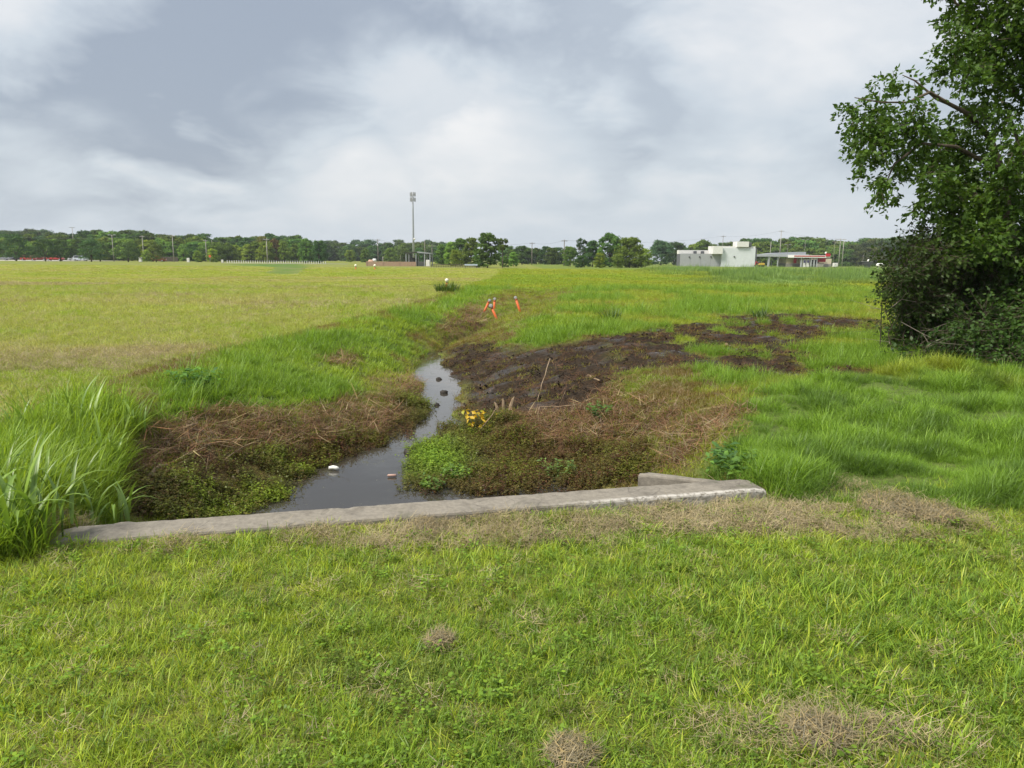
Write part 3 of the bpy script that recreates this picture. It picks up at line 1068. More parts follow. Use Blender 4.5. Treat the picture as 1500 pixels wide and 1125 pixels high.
# ------------------------------------------------------------------ trees
def leaf_mat(name, trans=.3, gloss=.03, own=None):
    t = NT(name)
    oi = t.n.new('ShaderNodeObjectInfo')
    bv = t.attr('bv', 'GEOMETRY', 'Fac')
    base = own or oi.outputs['Color']
    c = t.mix(1.0, base, t.ramp(bv, [(0, (.6, .66, .7)), (.5, (1, 1, 1)), (.85, (1.35, 1.25, 1.0)), (1, (1.8, 1.6, 1.1))]), 'MULTIPLY')
    return t.leafy(c, trans, gloss)


def bark_mat(name, a, b, scale=8):
    t = NT(name)
    o = t.coord()
    n = t.noise(scale, 6, .65, t.mapping(o, (1, 1, .25)))
    c = t.ramp(n, [(.3, a), (.7, b)])
    return t.pbr(c, .9, t.bump(n, .6, .02), 0, .2)


M['far_leaf'] = leaf_mat('far_leaf', .25, .0)
M['bark'] = bark_mat('bark', (.05, .038, .028), (.15, .12, .09))
M['pale_bark'] = bark_mat('pale_bark', (.16, .13, .10), (.34, .30, .25))
M['dead_wood'] = bark_mat('dead_wood', (.15, .10, .06), (.38, .29, .19), 14)


def crown_mesh(name, seed, n_lobes, per, shape, leaf, low=.25, open_=0.0):
    """leaf faces on many lobes; shape = (rx, ry, rz) of the crown, base at z = low * height, total height 10"""
    g = np.random.default_rng(seed)
    rx, ry = shape[0], shape[1]
    z0, z1 = 10 * low, 10.0
    V = []; B = []
    for i in range(n_lobes):
        a = g.uniform(0, 6.283); hh = g.uniform(0, 1) ** .9
        prof = math.sin(math.pi * (.30 + .60 * hh)) ** .8
        rad = prof * math.sqrt(g.uniform(.05, 1.0))
        c = np.array([rx * rad * math.cos(a), ry * rad * math.sin(a), z0 + (z1 - z0) * hh * .93])
        lr = g.uniform(.55, 1.25) * (rx + ry) * .16
        c[2] = min(c[2], z1 - lr * .7)
        n = int(per * g.uniform(.7, 1.3))
        d = g.normal(0, 1, (n, 3)); d /= np.linalg.norm(d, axis=1)[:, None]
        d[:, 2] = np.where(d[:, 2] < -.4, -d[:, 2], d[:, 2])
        rr = lr * g.uniform(.35, 1.15, n)[:, None]
        P = c + d * rr * np.array([1, 1, .72])
        nn = d + g.normal(0, .55, (n, 3)); nn /= np.linalg.norm(nn, axis=1)[:, None]
        t1 = np.cross(nn, g.normal(0, 1, (n, 3))); t1 /= np.linalg.norm(t1, axis=1)[:, None] + 1e-9
        t2 = np.cross(nn, t1)
        s = leaf * g.uniform(.6, 1.4, n)[:, None]
        V.append(np.stack([P - t1 * s, P - t2 * s * .6, P + t1 * s, P + t2 * s * .6], 1))
        lb = g.uniform(.2, .8)
        B.append(np.repeat(np.clip(lb + g.normal(0, .14, n), 0, 1), 4))
    V = np.concatenate(V).reshape(-1, 3); B = np.concatenate(B)
    Q = np.arange(len(V)).reshape(-1, 4)
    ob = mk(name, V, Q, M['far_leaf'], link=False, attrs={'bv': ('FLOAT', 'POINT', B)})
    return ob.data


def trunk_mesh(name, seed, r, forks, spread, mat, h0=3.4):
    g = np.random.default_rng(seed)
    b = MB()
    b.tube([(0, 0, -.3), (g.normal(0, .1), g.normal(0, .1), 1.5), (g.normal(0, .15), g.normal(0, .15), h0)], [r * 1.25, r, r * .8], 8)
    for k in range(forks):
        a = 6.283 * k / forks + g.uniform(-.4, .4); q = spread * g.uniform(.5, 1)
        b.tube([(0, 0, h0 - .5), (q * .45 * math.cos(a), q * .45 * math.sin(a), h0 + 1.4), (q * math.cos(a), q * math.sin(a), h0 + g.uniform(2.6, 4.6))], [r * .6, r * .42, r * .15], 6)
    ob = mk(name, b.V, b.F, mat, link=False, smooth=True)
    return ob.data


CROWN = {
    'round': [crown_mesh('crown', 500 + i, 84, 78, (4.0, 4.0, 1), .30, .03) for i in range(4)],
    'wide': [crown_mesh('crown', 520 + i, 96, 80, (5.2, 4.9, 1), .31, .03) for i in range(3)],
    'tall': [crown_mesh('crown', 540 + i, 84, 76, (3.2, 3.2, 1), .28, .03) for i in range(3)],
    'airy': [crown_mesh('crown', 560 + i, 44, 56, (3.2, 3.2, 1), .26, .15) for i in range(2)],
    'park': [crown_mesh('crown', 580 + i, 64, 74, (5.6, 5.4, 1), .26, .14) for i in range(3)],
    'lolly': [crown_mesh('crown', 600, 30, 66, (2.9, 2.9, 1), .25, .6)],
}
TRUNK = {k: trunk_mesh('trunk', 620 + i, {'park': .28, 'lolly': .15}.get(k, .2), 5, 2.2, M['bark'], {'park': 2.4, 'lolly': 6.0}.get(k, 3.2)) for i, k in enumerate(CROWN)}
tree_n = 0


def tree(name, px, D, top_px, style, col, label, group=None, wide=1.0, cat='tree', base=None, dz=0.0):
    """a tree whose trunk stands on the ground at depth D in photo column px, its top reaching photo row top_px"""
    global tree_n
    tree_n += 1
    x = col_x(px, D)
    h = hgt(px, top_px, D) - dz
    s = h / 10.0
    o = thing(name, label, cat, (x, D, dz), float(rng.uniform(0, 6.283)), group)
    me = CROWN[style][tree_n % len(CROWN[style])]
    c = inst('crown', me, o, scl=(s * wide, s * wide, s))
    v = rng.uniform(.75, 1.3); hu = rng.uniform(-.18, .22)
    c.color = (col[0] * v * (1 + hu), col[1] * v, col[2] * v * (1 - hu), 1)
    inst('trunk', TRUNK[style], o, scl=(s, s, s))
    return o


GD, GM, GL, GY, GB = (.085, .15, .04), (.125, .21, .045), (.18, .285, .055), (.24, .32, .055), (.08, .13, .055)


def profile(px, pts):
    a = np.array(pts, float)
    return float(np.interp(px, a[:, 0], a[:, 1]))


def where(px, marks, first, last):
    """says between which two landmarks of the horizon a column lies"""
    pr = None
    for m_, nm in marks:
        if px < m_:
            return (first if pr is None else 'between %s and %s' % (pr, nm) if nm[:4] == 'the ' else 'between the %s and %s poles from the left' % (pr, nm))
        pr = nm
    return last


LM = [(110, 'first'), (167, 'second'), (211, 'third'), (255, 'fourth'), (303, 'fifth'), (392, 'sixth')]
RM = [(1057, 'the white building'), (1141, 'the tallest pole'), (1230, 'the crossbar frame'), (1310, 'the thicket')]
# the wood behind the car park
PL1 = [(-120, 338), (0, 339), (30, 338), (60, 342), (100, 340), (140, 337), (170, 337), (220, 339), (255, 342), (300, 343), (350, 346), (380, 344), (430, 344), (455, 350), (478, 353), (490, 358)]
for rank, (D, step, off) in enumerate(((335, 19, 0), (305, 16, 5), (285, 15, 2))):
    px = -40 + off
    while px < 470 - rank * 2:
        top = profile(px, PL1) + (0, 4, 11)[rank] + rng.uniform(-2.5, 4)
        col = [GB, GD, GM][rank] if rng.uniform() < .55 else [GD, GM, GL][rank]
        st = ['round', 'tall', 'wide'][int(rng.integers(0, 3))]
        tree('broadleaf_tree', px, D + rng.uniform(-7, 7), top, st, col,
             ['skyline tree of the left wood ', 'middle tree of the left wood ', 'front tree of the left wood '][rank] + where(px, LM, 'left of the tallest light pole', 'right of the fence pole'),
             ['back rank of the left wood', 'middle rank of the left wood', 'front edge of the left wood'][rank], rng.uniform(.9, 1.3))
        px += step * rng.uniform(.75, 1.25)
# a darker ridge of trees far behind on the left
px = -40
while px < 80:
    tree('ridge_tree', px, 470 + rng.uniform(-10, 10), 336 + rng.uniform(-1, 4), 'round', GB, 'dark distant tree on the skyline ridge at the far left', 'trees on the far left ridge', 1.0)
    px += 11
tree('turning_tree', 386, 288, 346, 'round', (.22, .20, .045), 'yellow and orange tinged tree in the left wood', None, .8)
tree('turning_tree', 402, 290, 349, 'round', (.21, .14, .05), 'brownest tree, beside the yellow tinged one in the left wood', None, .7)
tree('edge_tree', 468, 250, 352, 'wide', GD, 'dark spreading tree at the right end of the white post fence', None, .7)
tree('edge_tree', 448, 252, 349, 'round', GM, 'tall mid green tree just left of the last tree by the white posts', None, .75)
# small bushes at the foot of the wood
for px, tp, lb in ((290, 367, 'small round bush left of the orange topped sign'), (312, 364, 'small leafy bush right of the orange topped sign'), (215, 366, 'small pale tree right of the last car park tree')):
    tree('small_tree', px, 246, tp, 'round', GL, lb, None, 1.0)
# the trees of the car park
for px, D, tp, wd, lb in ((24, 226, 343, 1.0, 'broad car park tree nearest the left edge of the view'), (67, 222, 350, 1.15, 'broad car park tree standing left of the red pickup'), (89, 232, 351, 1.0, 'car park tree right of the red pickup, second behind the front row'),
                          (134, 222, 351, 1.1, 'broad car park tree just right of the silver car'), (147, 236, 353, 1.0, 'car park tree half hidden behind the one right of the silver car'),
                          (188, 224, 354, 1.1, 'wide low car park tree standing alone on the grass'), (229, 226, 359, 1.0, 'smallest car park tree beside the lone red car')):
    tree('park_tree', px, D, tp, 'park', (.09, .145, .045), lb, 'trees of the car park', wd * .92)
# far wood behind the tower
for D, step, dt in ((470, 13, 0), (430, 12, 4)):
    px = 478
    while px < 660:
        tree('far_tree', px, D + rng.uniform(-10, 10), 353 + dt + rng.uniform(-2, 5), ['round', 'wide'][int(rng.integers(0, 2))], GB if dt == 0 else GD,
             'dark far tree in the wood behind the tower mast' if dt == 0 else 'green far tree in front of the wood behind the tower mast', 'far wood back rank' if dt == 0 else 'far wood front rank', 1.05)
        px += step * rng.uniform(.7, 1.3)
for px, D, tp, st, co, wd, lb in ((513, 330, 366, 'wide', GM, .9, 'low spreading tree left of the brown wall'), (535, 320, 364, 'round', GM, .9, 'round green tree behind the tan mound'),
                              (573, 330, 363, 'wide', GY, .9, 'bright yellow green tree behind the brown wall'), (592, 325, 364, 'round', GD, .9, 'dark tree just left of the open shelter'),
                              (615, 300, 363, 'round', GD, 1.0, 'dark tree seen through the open shelter')):
    tree('wayside_tree', px, D, tp, st, co, lb, None, wd)
# copse in the middle
for px, D, tp, st, co, wd, lb in ((648, 215, 358, 'round', GM, .9, 'mid green tree right of the open shelter'), (662, 205, 354, 'round', GL, .8, 'light green tree in the middle copse'),
                              (676, 200, 349, 'tall', GM, 1.0, 'tall olive tree in the middle copse'), (690, 195, 348, 'tall', (.13, .19, .04), 1.0, 'yellowish tall tree left of the dark dominant tree'),
                              (668, 180, 366, 'wide', GY, .8, 'bright yellow green bush in front of the middle copse'), (714, 150, 341, 'tall', GD, 1.12, 'dark dense tree, tallest of the middle copse'),
                              (736, 160, 349, 'lolly', GD, .75, 'thin trunked tree with a small round crown right of the dark dominant tree'), (738, 165, 375, 'wide', GM, .9, 'low green bush at the foot of the thin trunked tree'),
                              (703, 158, 366, 'round', GM, 1.0, 'round green bush at the left foot of the dark dominant tree'), (752, 190, 369, 'round', GL, .9, 'light green bush left of the first utility pole in the middle')):
    tree('copse_tree', px, D, tp, st, co, lb, None, wd)
px = 742
while px < 835:
    tree('hedgerow_tree', px, 285 + rng.uniform(-10, 10), 362 + rng.uniform(-2, 4), ['round', 'wide'][int(rng.integers(0, 2))], GD, 'low dark tree in the row behind the two middle utility poles', 'low row behind the middle poles', 1.1)
    px += 11 * rng.uniform(.8, 1.2)
for px, D, tp, st, co, wd, lb in ((835, 205, 361, 'wide', GM, .75, 'green tree just right of the paired utility poles'), (852, 200, 349, 'airy', GB, .9, 'sparse topped tree left of the biggest middle tree'),
                              (868, 195, 352, 'round', GD, .8, 'dark tree against the left side of the biggest middle tree'), (893, 190, 341, 'round', GM, 1.0, 'biggest green tree in the middle of the horizon'),
                              (922, 180, 347, 'wide', (.15, .215, .035), .95, 'broad yellow green tree in front of the biggest middle tree'), (878, 170, 370, 'round', GL, 1.0, 'bright green bush below the biggest middle tree'),
                              (905, 168, 373, 'wide', GM, .8, 'low bush below the broad yellow green tree'), (850, 172, 374, 'wide', GD, .9, 'low dark bush below the sparse topped tree'),
                              (945, 200, 364, 'wide', GL, .8, 'light green tree at the right shoulder of the broad yellow green one'),
                              (968, 290, 352, 'wide', GB, 1.0, 'dark oak left of the white building'), (990, 300, 354, 'wide', GB, .9, 'dark oak touching the left end of the white building'), (1030, 330, 351, 'round', GM, 1.0, 'green tree above the low wing of the white building')):
    tree('middle_tree', px, D, tp, st, co, lb, None, wd)
PR = [(1000, 358), (1030, 352), (1060, 357), (1080, 352), (1110, 348), (1140, 350), (1165, 347), (1190, 349), (1210, 354), (1230, 349), (1260, 352), (1275, 346), (1300, 349), (1330, 346), (1380, 342), (1440, 346), (1600, 346)]
for rank, (D, step) in enumerate(((385, 15), (350, 14), (335, 17))):
    px = 1000 + 3 * rank
    while px < 1540:
        tp = profile(px, PR) + (0, 4, 12)[rank] + rng.uniform(-2, 4)
        col = GM if px < 1245 else (.075, .11, .05)
        if rank == 0: col = GD
        tree('roadside_tree', px, D + rng.uniform(-8, 8), tp, ['round', 'wide', 'tall'][int(rng.integers(0, 3))], col,
             ['skyline tree of the right wood ', 'middle tree of the right wood ', 'front tree of the right wood '][rank] + where(px, RM, 'left of the white building pole', 'behind the near thicket'),
             ['back rank of the right wood', 'middle rank of the right wood', 'front rank of the right wood'][rank], rng.uniform(.95, 1.35))
        px += step * rng.uniform(.75, 1.25)

# ------------------------------------------------------------------ the near tree and thicket on the right
M['near_leaf'] = leaf_mat('near_leaf', .38, .015)
TD = 14.0


def leaf_cloud(g, clumps, per_twig, leaf, dens, droop=.35, twig_len=(.22, .5), flat=.8):
    """leaf faces along twigs growing out of each clump (centre, radius); returns mesh arrays and the twig lines"""
    V = []; B = []; tw = []
    for c, r in clumps:
        n = max(4, int(dens * (r / .5) ** 2))
        cb = g.uniform(.2, .8)
        for k in range(n):
            d = g.normal(0, 1, 3); d /= np.linalg.norm(d)
            p = c + d * r * g.uniform(.2, .85) * np.array([1, 1, flat])
            v = d * .8 + g.normal(0, .5, 3); v[2] -= droop; v /= np.linalg.norm(v)
            L = g.uniform(*twig_len)
            tw.append((p, p + v * L * .5 - np.array([0, 0, .02]), p + v * L - np.array([0, 0, droop * L * .35])))
            m = int(per_twig * g.uniform(.7, 1.3))
            tt = g.uniform(.1, 1.05, m)
            P = p + v * (L * tt)[:, None]; P[:, 2] -= droop * L * .35 * tt ** 2
            P = P + g.normal(0, .03, (m, 3))
            nn = g.normal(0, 1, (m, 3)) * .75 + np.array([0, 0, .7]); nn /= np.linalg.norm(nn, axis=1)[:, None]
            ax = v + g.normal(0, .7, (m, 3)); ax[:, 2] -= .4
            ax = ax - nn * (ax * nn).sum(1)[:, None]; ax /= np.linalg.norm(ax, axis=1)[:, None]
            sd_ = np.cross(nn, ax)
            s = leaf * g.uniform(.65, 1.3, m)[:, None]
            V.append(np.stack([P, P + ax * s * .55 + sd_ * s * .34, P + ax * s * 1.15 - nn * s * .15, P + ax * s * .55 - sd_ * s * .34], 1))
            B.append(np.repeat(np.clip(cb * .6 + g.uniform(0, .4, m) + g.normal(0, .08, m), 0, 1), 4))
    V = np.concatenate(V).reshape(-1, 3); B = np.concatenate(B)
    return V, np.arange(len(V)).reshape(-1, 4), B, tw


g = np.random.default_rng(77)
tp_ = lambda px, py, D: at_depth(px, py, D)
base = tp_(1496, 500, 14.2); base[2] = -.1
root = Vector(base)
bt = thing('near_tree', 'large leafy tree reaching into the sky at the right edge', 'tree', tuple(root))
loc = lambda p: tuple(Vector(p) - root)
spine = [base, tp_(1492, 400, 14.2), tp_(1476, 310, 14.1), tp_(1466, 250, 14.0), tp_(1450, 200, 13.9)]
MB().tube([loc(p) for p in spine], [.13, .105, .09, .075, .05], 10).build('trunk', M['bark'], bt, True)
spine2 = [tp_(1492, 400, 14.2), tp_(1520, 300, 14.4), tp_(1530, 180, 14.5), tp_(1500, 60, 14.4), tp_(1480, -60, 14.2)]
MB().tube([loc(p) for p in spine2], [.105, .09, .075, .05, .02], 9).build('trunk', M['bark'], bt, True)
LIMBS = [[(1450, 200, 13.9), (1415, 165, 13.6), (1390, 152, 13.5), (1362, 135, 13.4), (1330, 150, 13.3), (1290, 150, 13.2), (1252, 143, 13.1)],
         [(1450, 205, 13.9), (1420, 165, 13.9), (1372, 145, 14.1), (1340, 118, 14.2), (1322, 110, 14.2)],
         [(1466, 250, 14.0), (1400, 215, 13.6), (1350, 210, 13.4), (1310, 240, 13.2), (1295, 275, 13.1)],
         [(1476, 310, 14.1), (1420, 280, 14.3), (1375, 290, 14.4), (1350, 310, 14.4)],
         [(1530, 180, 14.5), (1460, 110, 14.3), (1420, 80, 14.2), (1385, 60, 14.1)],
         [(1500, 60, 14.4), (1440, 30, 14.3), (1400, 5, 14.2), (1385, -30, 14.2)],
         [(1530, 180, 14.5), (1580, 120, 14.8), (1650, 60, 15.0), (1700, 0, 15.2)],
         [(1520, 300, 14.4), (1580, 260, 14.0), (1660, 240, 13.6)],
         [(1500, 230, 14.3), (1475, 160, 15.3), (1450, 120, 16.0)]]
for L in LIMBS:
    n = len(L)
    MB().tube([loc(tp_(*p)) for p in L], list(np.linspace(.045, .008, n)), 6).build('limb', M['bark'], bt, True)
CL = [(1405, 25, 26), (1440, 15, 40), (1485, 25, 42), (1400, 62, 26), (1430, 65, 36), (1475, 75, 40), (1388, 98, 22), (1420, 105, 26), (1455, 112, 30), (1372, 103, 9),
      (1395, -35, 30), (1450, -50, 45), (1510, -40, 50), (1420, -80, 30), (1480, -110, 50), (1540, -90, 50),
      (1246, 158, 13), (1262, 172, 20), (1285, 160, 22), (1292, 128, 14), (1312, 118, 14), (1338, 120, 12), (1275, 195, 24), (1305, 190, 24), (1330, 180, 22), (1258, 205, 16), (1290, 215, 18), (1272, 235, 12), (1264, 256, 7), (1330, 215, 24), (1355, 195, 22), (1350, 165, 18),
      (1345, 240, 24), (1318, 250, 16), (1300, 268, 14), (1292, 285, 9), (1310, 285, 10), (1375, 215, 26), (1400, 190, 24), (1425, 150, 20), (1440, 170, 22), (1395, 240, 28), (1425, 215, 26), (1465, 185, 20), (1445, 150, 18),
      (1370, 275, 26), (1400, 275, 28), (1435, 262, 26), (1360, 302, 18), (1385, 310, 22), (1420, 310, 28), (1455, 300, 28), (1345, 305, 10), (1490, 280, 26), (1480, 250, 22), (1470, 345, 34), (1430, 345, 30), (1495, 110, 34), (1490, 150, 18), (1395, 338, 20),
      (1540, 40, 55), (1560, 130, 55), (1540, 220, 55), (1600, 80, 60), (1620, 180, 60), (1560, 300, 50), (1640, 270, 60), (1680, 60, 60), (1690, 170, 60), (1600, -20, 60), (1530, 340, 40), (1610, 350, 50)]
clumps = []
for px, py, rp in CL:
    D = TD + g.uniform(-1.0, 1.0)
    clumps.append((tp_(px, py, D) - np.array(root), rp / F * D * 1.02))
    if rp > 27 and py > 130:
        D2 = TD + g.uniform(1.0, 2.2)
        clumps.append((tp_(px + g.uniform(-15, 15), py + g.uniform(-10, 10), D2) - np.array(root), rp / F * D2 * .9))
for px, py, rp in ((1470, 232, 24), (1455, 282, 30), (1488, 318, 30), (1436, 312, 28), (1400, 335, 26), (1452, 350, 32), (1492, 205, 20), (1500, 260, 26), (1475, 375, 34), (1420, 365, 28), (1370, 250, 20), (1300, 262, 14), (1290, 282, 9), (1275, 222, 16), (1266, 250, 8)):
    D = 13.0 + g.uniform(-.3, .3)
    clumps.append((tp_(px, py, D) - np.array(root), rp / F * D))
V, Q, B, tw = leaf_cloud(g, clumps, 11, .085, 88, .45, (.12, .32))
cr = mk('foliage', V, Q, M['near_leaf'], bt, attrs={'bv': ('FLOAT', 'POINT', B)})
cr.color = (.08, .15, .026, 1)
b = MB()
for p, q, r in tw[::2]:
    b.tube([p, q, r], [.006, .004, .002], 3, False)
b.build('twigs', M['bark'], bt)['kind'] = 'stuff'

SHR = [  # px, py of the middle, radius px, depth, colour, bare share, label
    ([(1330, 400, 30), (1350, 440, 34), (1318, 440, 22), (1345, 480, 36), (1325, 375, 16), (1370, 380, 34), (1362, 345, 16), (1322, 490, 20)], 13.4, (.06, .1, .026), .75, 'thin brushy olive shrub forming the left edge of the thicket'),
    ([(1400, 400, 42), (1385, 440, 40), (1440, 390, 42), (1395, 480, 36), (1420, 440, 40)], 13.8, (.05, .078, .023), .7, 'dark brown green shrub full of bare twigs in the middle of the thicket'),
    ([(1375, 500, 28), (1345, 515, 22), (1420, 500, 34), (1390, 525, 20), (1440, 480, 36)], 12.7, (.06, .115, .028), .2, 'low green shrub at the foot of the thicket above the fallen limb'),
    ([(1470, 420, 44), (1495, 380, 44), (1480, 460, 40), (1520, 440, 50)], 13.3, (.055, .11, .025), .3, 'dark green shrub beneath the trunk at the right edge'),
    ([(1470, 520, 26), (1495, 540, 30), (1500, 500, 34), (1530, 520, 40), (1550, 470, 50)], 11.8, (.07, .14, .03), .1, 'nearest leafy shrub in the bottom right of the thicket'),
    ([(1580, 420, 60), (1640, 440, 70), (1600, 360, 60), (1700, 400, 70)], 13.5, (.055, .105, .025), .2, 'large green shrub running out of view on the right')]
for cl_, D0, col, bare, lb in SHR:
    c0 = np.mean([tp_(a, b_, D0) for a, b_, _ in cl_], 0)
    rt = np.array([c0[0], D0, -.05])
    o = thing('shrub', lb, 'shrub', tuple(rt), 0, 'thicket under the near tree')
    cm = []
    for a, b_, rp in cl_:
        for k in range(2):
            D = D0 + g.uniform(-.5, .9)
            p = tp_(a + g.uniform(-8, 8), b_ + g.uniform(-8, 8), D); p[2] = max(p[2], .12)
            cm.append((p - rt, rp / F * D * 1.05))
    V, Q, B, tw = leaf_cloud(g, cm, 12 * (1 - .3 * bare), .065, 130, .1, (.2, .5), .9)
    z = V.reshape(-1, 4, 3)[:, :, 2].min(1) > .0
    Q = Q[z]
    fo = mk('foliage', V, Q, M['near_leaf'], o, attrs={'bv': ('FLOAT', 'POINT', B)})
    fo.color = (*col, 1)
    b = MB()
    for p, q, r in tw:
        b.tube([p, q, r], [.005, .004, .002], 3, False)
    b.build('twigs', M['bark'], o)['kind'] = 'stuff'
    b = MB()
    for c, r in cm:
        for k in range(1):
            e_ = c + g.normal(0, .5, 3) * r
            st = np.array([g.normal(0, .25), g.normal(0, .2), 0.0])
            mid = (st + e_) / 2 + g.normal(0, .12, 3)
            b.tube([st, mid, e_, e_ + g.normal(0, .22, 3)], [.012, .009, .006, .003], 4, False)
    b.build('stems', M['bark'], o, True)['kind'] = 'stuff'
    b = MB()
    for k in range(int(14 * bare)):
        c, r = cm[int(g.integers(0, len(cm)))]
        p0 = c + g.normal(0, .5, 3) * r - np.array([0, .3, 0]); d = g.normal(0, 1, 3); d[2] = abs(d[2]) * .6
        q = p0 + d * .22; q2 = q + (d + g.normal(0, .6, 3)) * .2; q3 = q + (d + g.normal(0, .8, 3)) * .16
        for pts in ([p0, q, q2], [q, q3]):
            b.tube(pts, [.006, .004, .002][:len(pts)], 4, False)
    if b.V:
        b.build('bare_branches', M['pale_bark'], o)['kind'] = 'stuff'


# ------------------------------------------------------------------ sticks and branches on the ground
def gpt(px, py, dz=0.0):
    z = 0.0
    for _ in range(14):
        p = on_plane(px, py, z); z = .5 * z + .5 * float(Hraw(p[0], p[1]))
    p = on_plane(px, py, z)
    p[2] = float(Hfull(np.array([p[0]]), np.array([p[1]]))[0]) + dz
    return p


def stick(name, pts, r, label, mat='dead_wood', lift=.02, cat='stick', side=0):
    """pts: photo points along the stick with heights above the ground"""
    P = [gpt(a, b_, lift + c) for a, b_, c in pts]
    o0 = Vector(P[0])
    b = MB()
    n = len(P)
    # resample and roughen
    Q_ = []
    for i in range(n - 1):
        for tt in np.linspace(0, 1, 4, endpoint=False):
            Q_.append(np.array(P[i]) * (1 - tt) + np.array(P[i + 1]) * tt + g.normal(0, r * .35, 3))
    Q_.append(np.array(P[-1]))
    b.tube([Vector(q) - o0 for q in Q_], list(np.linspace(r, r * .45, len(Q_)) * g.uniform(.85, 1.15, len(Q_))), 7)
    for k in range(side):
        q = Q_[int(g.integers(len(Q_) // 3, len(Q_)))]
        b.tube([Vector(q) - o0, Vector(q + g.normal(0, .12, 3) + np.array([0, 0, .05])) - o0], [r * .45, r * .15], 5)
    return tag(b.build(name, M[mat], None, True, loc=o0), label, cat)


stick('fallen_branch', [(1386, 539, .0), (1408, 533, .03), (1446, 534, .02)], .045, 'pale fallen branch lying on grass in front of the thicket', 'pale_bark', side=3, cat='branch')
stick('fallen_limb', [(1404, 514, .0), (1420, 500, .12), (1446, 494, .22)], .055, 'thick pale limb sticking out of the thicket foot', 'pale_bark', side=2, cat='branch')
stick('stick', [(805, 546, .25), (796, 566, .12), (787, 588, 0)], .011, 'thin upright tan stick leaning above the mud')
stick('stick', [(862, 547, .02), (878, 561, .02)], .028, 'short pale splintered stick on the dark mud')
stick('stick', [(690, 648, 0), (710, 632, .08), (729, 615, .18)], .011, 'long thin stick rising beside the yellow leaved plant')
stick('stick', [(786, 616, 0), (790, 603, .06), (810, 598, .05), (846, 597, .03)], .012, 'thin bent stick lying on the brown right bank', side=2)
stick('stick', [(205, 716, .0), (226, 700, .05), (245, 693, .07)], .03, 'thick pale stick lying at the left water weeds')
stick('stick', [(300, 660, .02), (330, 652, .03), (356, 646, .02)], .012, 'thin brown stick high on the left bank litter')
stick('stick', [(268, 635, .02), (300, 639, .02), (312, 640, .02)], .010, 'slender tan stick at the top of the left bank litter')
stick('stick', [(262, 703, .02), (300, 706, .03), (326, 706, .01)], .013, 'dark tan stick along the lower edge of the left litter', side=2)
stick('stick', [(168, 643, .12), (164, 662, .0)], .02, 'short pale stub among tall grass on the left bank')
stick('stick', [(276, 636, .05), (290, 630, .05)], .016, 'short pale chip above the left bank litter')
stick('stick', [(330, 680, .03), (348, 668, .05), (372, 655, .05)], .009, 'thin stick crossing the middle of the left litter')
stick('stick', [(640, 640, .05), (662, 627, .03)], .008, 'fine twig over the channel water near the weeds')
stick('stick', [(1062, 508, .02), (1076, 505, .03)], .03, 'small pale wood chunk on the far dark mud')

# splintered stump of a cut shrub
p = gpt(741, 602)
st = thing('broken_stump', 'pale splintered stump on the right bank above the yellow leaved plant', 'stump', tuple(p))
for k, (dx, h_, r, le) in enumerate(((-.10, .20, .03, -.10), (-.03, .26, .032, -.02), (.05, .29, .035, .10), (.30, .17, .025, .14), (.26, .13, .02, .2))):
    b = MB().tube([(dx, 0, -.05), (dx + le * .3, 0, h_ * .5), (dx + le * .6, .01, h_ * .85), (dx + le * .8, .01, h_)], [r, r * .9, r * .6, .004], 6)
    b.build('splinter', M['dead_wood'], st)


# ------------------------------------------------------------------ marker lights in the ditch and field
M['orange'] = plain('orange_paint', (.62, .13, .03), .5, .15, 20)
M['lamp_grey'] = plain('lamp_grey', (.27, .27, .26), .4, .15, 25, .3)
M['dark_metal'] = plain('dark_metal', (.06, .06, .06), .6, .15, 10)
M['galv'] = plain('galvanised_steel', (.36, .38, .40), .5, .12, 2, .35)
t = NT('lamp_glass'); t.pbr(t.mix(t.noise(30, 2, .5, t.coord()), (.34, .34, .32), (.45, .44, .41)), .15); M['lens'] = t.m
t = NT('globe_glass'); t.pbr(t.mix(t.noise(9, 2, .5, t.coord()), (.82, .78, .60), (.86, .83, .68)), .3); M['globe'] = t.m


